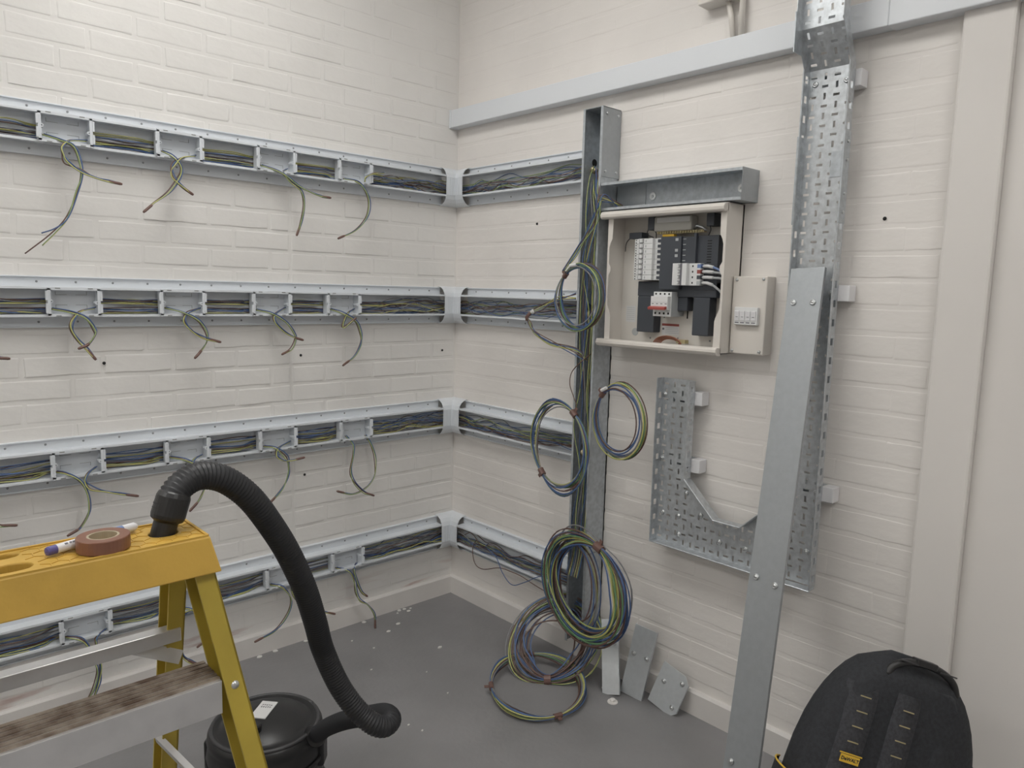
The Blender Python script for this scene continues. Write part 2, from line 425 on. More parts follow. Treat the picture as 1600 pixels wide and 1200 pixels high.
# inside-corner covers
def corner_cover(row):
    T = DADO_T[row]; B = T-DADO_H
    prof = [(0.0, T+0.004), (0.010, T+0.003), (0.026, T-0.001), (0.040, T-0.010), (0.050, T-0.024), (0.056, T-0.042)]
    prof = prof + [(d, T+B-z) for d, z in prof[::-1]]
    th = thing('trunking_corner', f'white moulded inside corner cover joining the {ROWN[row]} of trunking', 'corner cover', (-0.05, -0.05, B), 'trunking corner covers')
    L = 0.104
    for side in (0, 1):
        mb = MB(); n = len(prof)
        for inn in (0.0, 0.0025):
            for d, z in prof:
                d = max(d-inn, 0)
                p, q = (-L, -d, z), (-d, -d, z)
                if side: p, q = (p[1], p[0], z), (q[1], q[0], z)
                mb.v += [Vector(p), Vector(q)]
        for i in range(n-1):
            for o in (0, 2*n): mb.f.append([o+2*i, o+2*i+1, o+2*i+3, o+2*i+2]); mb.m.append(0)
            mb.f.append([2*i, 2*i+2, 2*n+2*i+2, 2*n+2*i]); mb.m.append(0)
        mb.build('half_cover', 'pvc', th, smooth=False)
    mb = MB()
    for off in (0.014, 0.028):
        for s in (0, 1):
            p = Vector((-0.0565-off, -0.0568, 0)) if not s else Vector((-0.0568, -0.0565-off, 0))
            mb.tube([p+Vector((0, 0, B+0.044)), p+Vector((0, 0, T-0.044))], 0.0009, 5)
    mb.tube([(-0.0568, -0.0568, B+0.042), (-0.0568, -0.0568, T-0.042)], 0.0016, 6)
    mb.build('moulded_rib', 'pvc', th)
for row in range(4): corner_cover(row)

# ------------------------------------------------------------------ socket back boxes clipped in the trunking
BOX_X = [[-1.567, -1.233, -0.892, -0.562], [-1.566, -1.238, -0.918, -0.616], [-1.577, -1.237, -0.902, -0.561], [-1.578, -1.24, -0.885, -0.602]]
BW, BH, BD = 0.138, 0.084, 0.043
def box_meshes():
    w, h, d = BW/2, BH/2, BD; out = {}
    mb = MB(); th = 0.0022
    mb.box(-w, w, -th, 0, -h, h)
    mb.box(-w, -w+th, -d, 0, -h, h); mb.box(w-th, w, -d, 0, -h, h); mb.box(-w, w, -d, 0, h-th, h); mb.box(-w, w, -d, 0, -h, -h+th)
    out['body'] = mb.mesh('body', ['pvc'], False, (0,0,0))[0]
    mb = MB()
    mb.box(-w-0.004, w+0.004, -d-0.003, -d, h-0.0055, h+0.003); mb.box(-w-0.004, w+0.004, -d-0.003, -d, -h-0.003, -h+0.0055)
    mb.box(-w-0.004, -w+0.0045, -d-0.003, -d, -h, h); mb.box(w-0.0045, w+0.004, -d-0.003, -d, -h, h)
    out['rim'] = mb.mesh('rim', ['pvc'], False, (0,0,0))[0]
    mb = MB()
    mb.box(-w-0.009, -w-0.003, -d-0.006, -d+0.004, 0.006, h-0.008); mb.box(-w-0.009, -w-0.003, -d-0.006, -d+0.004, -h+0.008, -0.004)
    out['clip'] = mb.mesh('clip', ['pvc'], False, (0,0,0))[0]
    mb = MB(); mb.lathe([(0.0055, 0), (0.0055, 0.03), (0.002, 0.03), (0.002, 0.02), (0, 0.02)], (-w+0.006, -d+0.028, 0.002), 10, 0, (0, -1, 0))
    out['screw_lug'] = mb.mesh('screw_lug', ['pvc'], False, (0,0,0))[0]
    mb = MB(); g = 0.0011; y = -th-0.0008
    mb.box(0.012, 0.044, y, -th, 0.022-g/2, 0.022+g/2); mb.box(0.044-g, 0.044, y, -th, 0.022, 0.033)
    out['knockout'] = mb.mesh('knockout', ['pvc_d'], False, (0,0,0))[0]
    mb = MB().box(0.038, 0.052, -d-0.0036, -d-0.002, h-0.0011, h+0.0021)
    out['slot'] = mb.mesh('slot', ['pvc_d'], False, (0,0,0))[0]
    return out
BXM = box_meshes()
ORD = ['leftmost', 'second from the left', 'third from the left', 'rightmost']
for row in range(4):
    zc = DADO_T[row]-0.036-0.043
    for k, x in enumerate(BOX_X[row]):
        th = thing('socket_box', f'white empty socket back box, {ORD[k]} in the {ROWN[row]}', 'socket box', (x, -0.0165, zc), 'socket back boxes in the left wall trunking')
        for nm in ('body', 'rim'): inst(nm, BXM[nm], th, (x, -0.0165, zc))
        for sx in (1, -1):
            inst('knockout', BXM['knockout'], th, (x, -0.0165, zc), None, (sx, 1, 1)); inst('knockout', BXM['knockout'], th, (x, -0.0165, zc+0.012), None, (sx, 1, -1))
            for sz in (1, -1): inst('slot', BXM['slot'], th, (x, -0.0165, zc), None, (sx, 1, sz))
        for nm in ('clip', 'screw_lug'):
            inst(nm, BXM[nm], th, (x, -0.0165, zc)); inst(nm, BXM[nm], th, (x, -0.0165, zc), (0, math.pi, 0))

# ------------------------------------------------------------------ wires lying in the trunking
def dado_wires(row, left):
    T = DADO_T[row]; z_lo, z_hi = T-DADO_H+0.044, T-0.044
    a, b = (0.02, 2.48) if left else (0.02, 0.842)
    th = thing('wire_bundle', f"bundle of coloured wires lying in the {'left' if left else 'right'} wall trunking, {ROWN[row]}", 'wires', (-a, -0.02, z_lo) if left else (-0.02, -a, z_lo), 'wire bundles in the dado trunking')
    n = 18 if left else 15
    boxes = [-x for x in BOX_X[row]] if left else []
    ss = [a]
    while ss[-1] < b-0.1: ss.append(ss[-1]+0.085)
    ss = [s for s in ss if all(abs(s-bx) > 0.115 for bx in boxes)]+[bx+o for bx in boxes for o in (-0.082, -0.04, 0.04, 0.082)]+[b]
    ss.sort()
    for k in range(n):
        z = z_lo+0.001+0.046*RND.random()**1.7; dd = RND.uniform(0.014, 0.043); pts = []
        amp = 0.004 if left else 0.007
        for s in ss:
            near = min([abs(s-bx) for bx in boxes] or [9]) < 0.09
            zz = z+(RND.gauss(0, 0.001) if near else RND.gauss(0, amp))
            d = 0.0115 if near else min(max(dd+RND.gauss(0, 0.003), 0.0125), 0.045)
            if not near and 0.1 < s < 0.44: zz += RND.gauss(0.004, 0.010)
            if s > b-0.03 or s < 0.04: zz = z
            if not left and s > 0.45: zz += (s-0.45)*0.05
            zz = min(max(zz, z_lo), z_hi); s2 = s+(0 if near else RND.uniform(-0.015, 0.015))
            if s == b: s2 = b
            pts.append((-s2, -d, zz) if left else (-d, -s2, zz))
        wire('wire', pts, 0.0018, ['blue', 'brown', GY, 'blue', 'grey', 'brown', 'blue', 'grey', GY][k % 9], th, 4, 6)
for row in range(4):
    dado_wires(row, True); dado_wires(row, False)

# ------------------------------------------------------------------ wire tails hanging out of the boxes
TAILS = {
    'r1b1L': [(-1.624, -0.038, 1.885), (-1.583, -0.066, 1.871), (-1.553, -0.08, 1.853), (-1.54, -0.086, 1.816), (-1.54, -0.092, 1.768), (-1.551, -0.098, 1.718), (-1.584, -0.104, 1.639), (-1.621, -0.11, 1.594), (-1.667, -0.11, 1.553)],
    'r1b1R': [(-1.507, -0.038, 1.884), (-1.558, -0.066, 1.873), (-1.582, -0.08, 1.852), (-1.584, -0.086, 1.829), (-1.57, -0.092, 1.802), (-1.543, -0.098, 1.784), (-1.501, -0.104, 1.767), (-1.467, -0.11, 1.759), (-1.435, -0.11, 1.755)],
    'r1b2L': [(-1.284, -0.038, 1.885), (-1.263, -0.066, 1.87), (-1.244, -0.08, 1.846), (-1.241, -0.086, 1.819), (-1.256, -0.092, 1.786), (-1.289, -0.098, 1.746), (-1.336, -0.104, 1.704), (-1.366, -0.11, 1.677)],
    'r1b2R': [(-1.176, -0.038, 1.885), (-1.228, -0.066, 1.867), (-1.26, -0.08, 1.844), (-1.271, -0.086, 1.822), (-1.266, -0.092, 1.795), (-1.242, -0.098, 1.768), (-1.214, -0.104, 1.748)],
    'r1b3L': [(-0.942, -0.038, 1.884), (-0.896, -0.066, 1.869), (-0.858, -0.08, 1.849), (-0.824, -0.086, 1.821), (-0.788, -0.092, 1.806), (-0.739, -0.098, 1.791), (-0.702, -0.104, 1.788)],
    'r1b3R': [(-0.842, -0.038, 1.883), (-0.869, -0.066, 1.863), (-0.846, -0.08, 1.835), (-0.811, -0.086, 1.804), (-0.804, -0.092, 1.757), (-0.816, -0.098, 1.692), (-0.837, -0.104, 1.641)],
    'r1b4L': [(-0.603, -0.038, 1.877), (-0.553, -0.066, 1.865), (-0.527, -0.08, 1.83), (-0.516, -0.086, 1.786), (-0.534, -0.092, 1.728), (-0.587, -0.098, 1.674), (-0.662, -0.104, 1.639)],
    'r1b4R': [(-0.416, -0.038, 1.922), (-0.479, -0.066, 1.912), (-0.527, -0.08, 1.89), (-0.536, -0.086, 1.868)],
    'r2b1L': [(-1.626, -0.038, 1.362), (-1.58, -0.066, 1.353), (-1.54, -0.08, 1.334), (-1.521, -0.086, 1.304), (-1.521, -0.092, 1.284), (-1.542, -0.098, 1.253), (-1.567, -0.104, 1.242)],
    'r2b1R': [(-1.505, -0.038, 1.365), (-1.554, -0.066, 1.353), (-1.579, -0.08, 1.328), (-1.583, -0.086, 1.299), (-1.569, -0.092, 1.263), (-1.548, -0.098, 1.239), (-1.527, -0.104, 1.208)],
    'r2b2L': [(-1.29, -0.038, 1.366), (-1.244, -0.066, 1.351), (-1.196, -0.08, 1.325), (-1.171, -0.086, 1.285), (-1.176, -0.092, 1.248), (-1.199, -0.098, 1.216), (-1.217, -0.104, 1.199)],
    'r2b2R': [(-1.175, -0.038, 1.364), (-1.229, -0.066, 1.347), (-1.243, -0.08, 1.321), (-1.22, -0.086, 1.291), (-1.184, -0.092, 1.266), (-1.132, -0.098, 1.249)],
    'r2b3L': [(-0.971, -0.038, 1.36), (-0.922, -0.066, 1.346), (-0.871, -0.08, 1.316), (-0.843, -0.086, 1.275), (-0.841, -0.092, 1.251), (-0.863, -0.098, 1.215), (-0.899, -0.104, 1.198)],
    'r2b3R': [(-0.857, -0.038, 1.367), (-0.909, -0.066, 1.346), (-0.916, -0.08, 1.316), (-0.882, -0.086, 1.28), (-0.847, -0.092, 1.258), (-0.818, -0.098, 1.248)],
    'r2b4L': [(-0.665, -0.038, 1.363), (-0.627, -0.066, 1.348), (-0.577, -0.08, 1.318), (-0.557, -0.086, 1.274), (-0.558, -0.092, 1.23), (-0.588, -0.098, 1.18), (-0.644, -0.104, 1.144)],
    'r2b4R': [(-0.558, -0.038, 1.363), (-0.604, -0.066, 1.346), (-0.63, -0.08, 1.308), (-0.633, -0.086, 1.291), (-0.613, -0.092, 1.306), (-0.588, -0.098, 1.327)],
    'r3b1L': [(-1.636, -0.038, 0.846), (-1.612, -0.066, 0.841), (-1.58, -0.08, 0.814), (-1.561, -0.086, 0.775), (-1.557, -0.092, 0.733), (-1.565, -0.098, 0.704), (-1.592, -0.104, 0.669), (-1.624, -0.11, 0.654)],
    'r3b1R': [(-1.523, -0.038, 0.844), (-1.554, -0.066, 0.833), (-1.564, -0.08, 0.812), (-1.551, -0.086, 0.79), (-1.511, -0.092, 0.772), (-1.465, -0.098, 0.757), (-1.421, -0.104, 0.744)],
    'r3b2L': [(-1.292, -0.038, 0.847), (-1.248, -0.066, 0.837), (-1.21, -0.08, 0.806), (-1.195, -0.086, 0.777), (-1.19, -0.092, 0.736)],
    'r3b2R': [(-1.183, -0.038, 0.839), (-1.22, -0.066, 0.833), (-1.228, -0.08, 0.809), (-1.208, -0.086, 0.784), (-1.194, -0.092, 0.741), (-1.215, -0.098, 0.695), (-1.249, -0.104, 0.663)],
    'r3b3L': [(-0.95, -0.038, 0.842), (-0.917, -0.066, 0.835), (-0.883, -0.08, 0.801), (-0.874, -0.086, 0.763), (-0.88, -0.092, 0.722), (-0.909, -0.098, 0.678), (-0.964, -0.104, 0.632)],
    'r3b3R': [(-0.844, -0.038, 0.847), (-0.902, -0.066, 0.834), (-0.917, -0.08, 0.808), (-0.894, -0.086, 0.786), (-0.858, -0.092, 0.785), (-0.818, -0.098, 0.79)],
    'r3b4L': [(-0.598, -0.038, 0.841), (-0.579, -0.066, 0.808), (-0.587, -0.08, 0.769), (-0.6, -0.086, 0.704), (-0.592, -0.092, 0.659), (-0.55, -0.098, 0.609), (-0.507, -0.104, 0.587)],
    'r3b4R': [(-0.504, -0.038, 0.833), (-0.493, -0.066, 0.795), (-0.48, -0.08, 0.732), (-0.49, -0.086, 0.66), (-0.54, -0.092, 0.617), (-0.604, -0.098, 0.608), (-0.672, -0.104, 0.632)],
    'r4b1L': [(-1.634, -0.038, 0.292), (-1.599, -0.066, 0.285), (-1.581, -0.08, 0.258), (-1.564, -0.086, 0.21), (-1.56, -0.092, 0.166), (-1.573, -0.098, 0.117), (-1.598, -0.104, 0.08)],
    'r4b1R': [(-1.517, -0.038, 0.282), (-1.549, -0.066, 0.28), (-1.557, -0.08, 0.261), (-1.548, -0.086, 0.182), (-1.555, -0.092, 0.131), (-1.574, -0.098, 0.084)],
    'r4b2L': [(-1.288, -0.038, 0.292), (-1.242, -0.066, 0.281), (-1.208, -0.08, 0.222), (-1.207, -0.086, 0.163), (-1.233, -0.092, 0.149)],
    'r4b2R': [(-1.175, -0.038, 0.272), (-1.231, -0.066, 0.285), (-1.281, -0.08, 0.273), (-1.3, -0.086, 0.216), (-1.289, -0.092, 0.138), (-1.263, -0.098, 0.103), (-1.243, -0.104, 0.091)],
    'r4b3L': [(-0.934, -0.038, 0.288), (-0.9, -0.066, 0.277), (-0.873, -0.08, 0.24), (-0.871, -0.086, 0.202), (-0.896, -0.092, 0.159), (-0.944, -0.098, 0.123), (-1.024, -0.104, 0.106)],
    'r4b3R': [(-0.827, -0.038, 0.281), (-0.86, -0.066, 0.272), (-0.848, -0.08, 0.22), (-0.788, -0.086, 0.165), (-0.729, -0.092, 0.134), (-0.689, -0.098, 0.116)],
    'r4b4L': [(-0.646, -0.038, 0.285), (-0.601, -0.066, 0.269), (-0.585, -0.08, 0.232), (-0.577, -0.086, 0.176), (-0.565, -0.092, 0.138), (-0.528, -0.098, 0.109), (-0.5, -0.104, 0.06), (-0.5, -0.11, 0.005)],
    'r4b4R': [(-0.548, -0.038, 0.281), (-0.577, -0.066, 0.268), (-0.57, -0.08, 0.214), (-0.552, -0.086, 0.169), (-0.531, -0.092, 0.148)],
    'r2b0R': [(-1.809, -0.038, 1.29), (-1.807, -0.066, 1.245), (-1.784, -0.08, 1.221), (-1.753, -0.086, 1.216)],
    'r3b0R': [(-1.85, -0.038, 0.813), (-1.849, -0.066, 0.751), (-1.813, -0.08, 0.718), (-1.76, -0.086, 0.707)],
    'r4b0R': [(-1.883, -0.038, 0.195), (-1.875, -0.066, 0.11), (-1.83, -0.08, 0.074), (-1.788, -0.086, 0.07)],
}
ROWS = ['top row', 'second row', 'third row', 'bottom row']
BOXN = {'0': 'the box just beyond the left edge', '1': 'the leftmost box', '2': 'the second box from the left', '3': 'the third box from the left', '4': 'the rightmost box'}
for key, pts in TAILS.items():
    row, bx, side = int(key[1])-1, key[3], key[4]
    if bx == '0': lab = f'short brown taped wire end reaching in from the left edge, {ROWN[row]}'
    else: lab = f"wire tail out of the {'left' if side == 'L' else 'right'} end of {BOXN[bx]}, {ROWS[row]}"
    th = thing('wire_tail', lab, 'wires', pts[0], 'wire tails hanging from the socket boxes')
    fan = key == 'r1b1L'
    for k, colr in enumerate(WIRECOLS):
        off = Vector((0.003*math.cos(2.1*k), 0.003*math.sin(2.1*k), 0.0022*math.sin(2.1*k+1)))
        q = []
        for i, p in enumerate(pts):
            f = i/(len(pts)-1); w = math.sin(math.pi*f)*0.006
            p = Vector(p)+off*(0.55 if i == len(pts)-1 and not fan else 1)+Vector((RND.gauss(0, w*0.4), RND.gauss(0, w*0.3), RND.gauss(0, w*0.4)))
            if fan and f > 0.8: p += (f-0.8)*5*Vector(((0.008, -0.01, 0.032), (-0.03, 0, -0.028), (0.014, 0, 0.0))[k])
            q.append(p)
        wire('wire', q, 0.0021, colr, th, 6, 6)
    if not fan and key not in ('r4b1L', 'r4b1R', 'r1b4R'):
        P = catmull(pts, 8); n = 0; ln = 0
        while ln < 0.03 and n < len(P)-2: n += 1; ln += (P[-n]-P[-n-1]).length
        q = P[-n-1:]; e = (q[-1]-q[-2]).normalized(); q = q+[q[-1]+e*0.006]
        MB().tube(q, lambda i: 0.0046 if 0 < i < len(q)-1 else 0.0032, 8).build('tape', 'tape', th, smooth=True)

# loose strands sagging out of the bottom row on the right wall
t = thing('loose_wire', 'brown wire sagging out of the bottom trunking on the right wall', 'wire', (-0.06, -0.225, 0.309))
wire('wire', [(-0.02, -0.21, 0.32), (-0.06, -0.228, 0.29), (-0.06, -0.245, 0.225), (-0.06, -0.303, 0.214), (-0.06, -0.409, 0.252), (-0.06, -0.492, 0.258), (-0.06, -0.551, 0.257), (-0.07, -0.66, 0.248), (-0.1, -0.8, 0.255)], 0.0019, 'brown', t)
t = thing('loose_wire', 'blue wire sagging out of the bottom trunking on the right wall', 'wire', (-0.07, -0.333, 0.327))
wire('wire', [(-0.03, -0.30, 0.325), (-0.07, -0.333, 0.327), (-0.07, -0.398, 0.302), (-0.07, -0.442, 0.243), (-0.07, -0.504, 0.208), (-0.07, -0.582, 0.244), (-0.08, -0.685, 0.304), (-0.11, -0.80, 0.32)], 0.0019, 'blue', t)

# ------------------------------------------------------------------ vertical galvanised trunking
VY0, VY1, VD, VZ0, VZ1 = -0.846, -0.938, 0.100, 0.10, 2.103
t = thing('metal_trunking', 'tall open galvanised steel trunking standing upright on the right wall', 'trunking', (-0.05, -0.89, VZ0))
MB().box(-0.008, 0, VY1, VY0, VZ0, VZ1).build('back_panel', 'galv', t)
MB().box(-VD, 0, VY0-0.0015, VY0, VZ0, VZ1).build('side_panel', 'galv', t)
MB().box(-VD, 0, VY1, VY1+0.0015, VZ0, VZ1).build('side_panel', 'galv', t)
MB().box(-VD-0.001, -VD+0.001, VY0-0.010, VY0, VZ0, VZ1).build('front_lip', 'galv', t)
MB().box(-VD-0.001, -VD+0.001, VY1, VY1+0.010, VZ0, VZ1).build('front_lip', 'galv', t)
MB().box(-VD, 0, VY1, VY0, VZ1-0.002, VZ1).build('top_end', 'galv', t)
p = MB().box(-VD-0.002, -0.004, VY1-0.003, VY1, 1.862, VZ1-0.004).build('joint_plate', 'lid', t, bevel=0.001)
for x in (-0.022, -0.082):
    for z in (1.882, 2.08): inst('bolt', BOLT_S, p, (x, VY1-0.003, z), TO_LEFT_WALL)
MB().box(-VD-0.0015, -0.002, VY1-0.002, VY1, 0.47, 0.474).build('seam', 'screw', t)
for z in (1.926, 1.399, 0.87):
    h = MB().lathe([(0.0, 0.0005), (0.013, 0.0008), (0.014, 0)], (-0.033, VY0-0.0016, z), 16, 0, (0, -1, 0)).build('knockout_hole', 'hole', t)
    MB().lathe([(0.012, 0), (0.012, 0.02), (0.009, 0.022), (0.009, 0.002)], (-0.045, VY0-0.002, z-0.024), 14, 0, (0.1, -1, -0.5)).build('bush', 'brass', t, smooth=True)

# ------------------------------------------------------------------ horizontal galvanised trunking above the board
HY0, HY1, HZ0, HZ1 = -0.9415, -1.492, 1.742, 1.838
t = thing('metal_trunking', 'short open galvanised trunking running level above the distribution board', 'trunking', (-0.05, -1.2, HZ0))
MB().box(-0.008, 0, HY1, HY0, HZ0, HZ1).build('back_panel', 'galv', t)
MB().box(-0.1, 0, HY1, HY0, HZ1-0.0015, HZ1).build('top_panel', 'galv', t)
MB().box(-0.1, 0, HY1, HY0, HZ0, HZ0+0.0015).build('bottom_panel', 'galv', t)
MB().box(-0.101, -0.099, HY1, HY0, HZ1-0.009, HZ1).build('front_lip', 'galv', t)
MB().box(-0.101, -0.099, HY1, HY0, HZ0, HZ0+0.009).build('front_lip', 'galv', t)
MB().box(-0.101, 0, HY1-0.002, HY1, HZ0-0.001, HZ1+0.001).build('end_cap', 'lid', t, bevel=0.001)
MB().box(-0.010, -0.008, -1.07, HY0, HZ0+0.004, HZ1-0.004).build('joint_plate', 'lid', t)
for y in (-1.10, -1.44):
    w = MB().lathe([(0, 0.003), (0.013, 0.003), (0.014, 0)], (-0.008, y, 1.79), 16, 0, (-1, 0, 0)).build('washer', 'bolt', t, smooth=False)
    inst('screw', BOLT_S, w, (-0.011, y, 1.79))

# ------------------------------------------------------------------ distribution board
DY0, DY1, DZ0, DZ1 = -0.985, -1.452, 1.272, 1.738
db = thing('distribution_board', 'open cream distribution board with breakers and dark busbar covers', 'fuse board', (-0.05, -1.22, DZ0))
def rb(name, m, d0, d1, y0, y1, z0, z1, parent=None, bevel=0.0):
    return MB().box(-d1, -d0, y1, y0, z1, z0).build(name, m, parent or db, bevel=bevel)
rb('back_plate', 'cream2', 0.004, 0.012, DY0, DY1, DZ1, DZ0)
MB().box(-0.1, 0, DY0-0.002, DY0, DZ0, DZ1).build('side_panel', 'cream', db)
MB().box(-0.1, 0, DY1, DY1+0.002, DZ0, DZ1).build('side_panel', 'cream', db)
MB().box(-0.1, 0, DY1, DY0, DZ1-0.002, DZ1-0.0005).build('top_panel', 'cream', db)
MB().box(-0.1, 0, DY1, DY0, DZ0, DZ0+0.002).build('bottom_panel', 'cream', db)
for z0, up in ((DZ1-0.002, 1), (DZ0-0.006, -1)):     # rounded rails across the front
    z1 = z0-0.026 if up > 0 else z0+0.026
    prof = [(0.095, z0), (0.112, z0), (0.120, z0+(z1-z0)*0.15), (0.125, z0+(z1-z0)*0.45), (0.124, z0+(z1-z0)*0.8), (0.118, z1), (0.095, z1)]
    MB().prism([(d, z) for d, z in prof], (0, DY0+0.022, 0), (-1, 0, 0), (0, 0, 1), (0, DY1-DY0-0.022, 0)).build('front_rail', 'cream', db, bevel=0.0015)
def wavy(y_out, y_in, sgn):      # scalloped side flange
    zs = [DZ0+0.02, DZ0+0.10, DZ0+0.115, DZ0+0.14, DZ0+0.245, DZ0+0.258, DZ0+0.272, DZ0+0.285, DZ0+0.34, DZ0+0.355, DZ0+0.37, DZ1-0.026]
    ins = [0.024, 0.024, 0.020, 0.008, 0.008, 0.016, 0.016, 0.008, 0.008, 0.012, 0.020, 0.022]
    poly = [(y_out, zs[0])]+[(y_out+sgn*i, z) for z, i in zip(zs, ins)]+[(y_out, zs[-1])]
    return MB().prism(poly, (-0.103, 0, 0), (0, 1, 0), (0, 0, 1), (0.003, 0, 0)).build('side_flange', 'cream', db)
wavy(DY1, None, 1); wavy(DY0, None, -1)
for k in range(8):              # bank of eight breakers
    h = (1.640-1.500)/8; z1 = 1.640-k*h; z0 = z1-h+0.0006; zc = (z0+z1)/2
    b = MB().box(-0.070, -0.02, -1.188, -1.079, z0, z1).box(-0.085, -0.07, -1.165, -1.105, z0, z1).build('circuit_breaker', 'brk', db, bevel=0.0006)
    rb('toggle', 'brk', 0.085, 0.094, -1.117, -1.126, zc+0.006, zc-0.005, b)
    rb('toggle_recess', 'ink', 0.085, 0.0856, -1.109, -1.128, zc+0.007, zc-0.007, b)
    rb('rating_mark', 'brkg', 0.085, 0.0854, -1.135, -1.139, zc+0.004, zc-0.004, b)
    for dz in (0.0045, -0.0045): rb('terminal', 'hole', 0.070, 0.0706, -1.083, -1.0865, zc+dz+0.0018, zc+dz-0.0018, b)
    rb('comb_tooth', 'dark', 0.03, 0.0715, -1.176, -1.19, zc+0.005, zc-0.005, b)
rb('busbar_cover', 'dark', 0.012, 0.072, -1.188, -1.269, 1.644, 1.470, bevel=0.002)
rb('busbar_cover', 'dark', 0.012, 0.064, -1.269, -1.316, 1.642, 1.545, bevel=0.002)
b = rb('busbar_cover', 'dark', 0.012, 0.058, -1.316, -1.400, 1.644, 1.470, bevel=0.002)
rb('cover_rib', 'dark', 0.058, 0.070, -1.316, -1.325, 1.652, 1.55, b)
for k in range(9): rb('cover_slot', 'hole', 0.058, 0.0586, -1.36, -1.376, 1.628-k*0.0085, 1.625-k*0.0085, b)
for k in range(5):
    rb('busbar_finger', 'brkg', 0.064, 0.0648, -1.272, -1.283, 1.636-k*0.0175, 1.6335-k*0.0175)
    if k in (0, 2, 3): rb('terminal_mark', 'brkg', 0.072, 0.0725, -1.247, -1.258, 1.638-k*0.0175, 1.629-k*0.0175)
rb('yellow_strip', 'ylab', 0.05, 0.066, -1.19, -1.235, 1.652, 1.645)
b = MB().box(-0.078, -0.02, -1.352, -1.252, 1.484, 1.555).box(-0.094, -0.078, -1.31, -1.256, 1.484, 1.555).build('residual_current_device', 'brk', db, bevel=0.001)
rb('groove', 'ink', 0.094, 0.0946, -1.286, -1.293, 1.5545, 1.4845, b)
for k in range(4):
    z = 1.546-k*0.0178
    rb('toggle', 'brk', 0.094, 0.102, -1.277, -1.285, z+0.004, z-0.004, b); rb('toggle_recess', 'ink', 0.094, 0.0943, -1.276, -1.2875, z+0.006, z-0.005, b)
    rb('terminal', 'hole', 0.078, 0.0786, -1.321, -1.3255, z+0.003, z-0.003, b)
    rb('terminal_cap', ['peng', 'redlab', 'dark', 'brkg'][k], 0.06, 0.079, -1.340, -1.353, z+0.006, z-0.006, b)
    dr = [-0.02, -0.008, -0.006, -0.03][k]
    c = MB().tube(catmull([(-0.068, -1.352, z), (-0.072, -1.375, z), (-0.072, -1.40, z+dr*0.3), (-0.066, -1.425, z+dr), (-0.05, -1.437, z+dr-0.03)], 5), 0.0038, 8).build('supply_cable', ['peng', 'brkg', 'brkg', 'brkg'][k], db, smooth=True)
    MB().tube([(-0.0705, -1.358, z), (-0.072, -1.375, z), (-0.072, -1.395, z+dr*0.2)], 0.0052, 8).build('ferrule_sleeve', 'paper', c, smooth=True)
rb('shroud', 'dark', 0.012, 0.055, -1.088, -1.40, 1.4965, 1.446, bevel=0.003)
rb('shroud', 'dark', 0.012, 0.055, -1.090, -1.161, 1.446, 1.322, bevel=0.003)
rb('shroud', 'dark', 0.012, 0.055, -1.316, -1.378, 1.446, 1.322, bevel=0.003)
rb('shroud', 'dark', 0.012, 0.05, -1.19, -1.29, 1.446, 1.40, bevel=0.003)
ms = MB().box(-0.086, -0.012, -1.252, -1.180, 1.380, 1.462).box(-0.104, -0.086, -1.250, -1.182, 1.402, 1.447).build('main_switch', 'brk', db, bevel=0.0012)
rb('side_case', 'brkg', 0.014, 0.0855, -1.2521, -1.2535, 1.4615, 1.3805, ms)
MB().obox((-0.110, -1.214, 1.408), (0.007, 0, 0.002), (0, 0.034, 0), (0.001, 0, -0.0042)).build('red_toggle_bar', 'red', ms, bevel=0.001)
for k in range(4):
    y = -1.190-k*0.0175
    rb('terminal', 'hole', 0.086, 0.0866, y+0.003, y-0.003, 1.458, 1.452, ms); rb('terminal', 'hole', 0.086, 0.0866, y+0.003, y-0.003, 1.394, 1.387, ms)
    rb('position_mark', 'ink', 0.104, 0.1045, y+0.003, y-0.005, 1.4235, 1.421, ms)
rb('divider_line', 'brkg', 0.104, 0.1044, -1.184, -1.249, 1.4275, 1.4265, ms)
b = rb('warning_label', 'paper', 0.012, 0.0128, -1.168, -1.238, 1.354, 1.316)
rb('red_bar', 'redlab', 0.0128, 0.0133, -1.168, -1.238, 1.354, 1.346, b)
for k in range(4): rb('print_line', 'brkg', 0.0128, 0.0131, -1.182, -1.234-(k % 2)*0.002, 1.341-k*0.006, 1.3395-k*0.006, b)
rb('bell_mark', 'ink', 0.0128, 0.0132, -1.17, -1.178, 1.339, 1.332, b)
b = rb('paper_label', 'paper', 0.012, 0.0126, -1.008, -1.05, 1.41, 1.352)
for k in range(7): rb('print_line', 'brkg', 0.0126, 0.0129, -1.012, -1.046, 1.404-k*0.007, 1.4028-k*0.007, b)
MB().lathe([(0, 0.002), (0.013, 0.002), (0.014, 0)], (-0.012, -1.052, 1.318), 20, 0, (-1, 0, 0)).build('knockout_disc', 'brkg', db)
rb('slot', 'hole', 0.012, 0.0126, -1.266, -1.271, 1.412, 1.374)
for y, z in ((-1.06, 1.47), (-1.175, 1.376), (-1.25, 1.44), (-1.166, 1.306), (-1.2, 1.306), (-1.235, 1.306), (-1.12, 1.30), (-1.36, 1.305)):
    inst('screw', SCREW, db, (-0.012, y, z))
b = rb('terminal_cover', 'clear', 0.02, 0.06, -1.148, -1.296, 1.712, 1.664, bevel=0.004)
rb('printed_strip', 'paper', 0.06, 0.0605, -1.16, -1.29, 1.708, 1.692, b)
b = rb('earth_bar', 'brass', 0.035, 0.05, -1.156, -1.339, 1.664, 1.655)
for k in range(18): rb('terminal_screw', 'ystitch', 0.05, 0.0535, -1.158-k*0.01, -1.165-k*0.01, 1.663, 1.656, b)
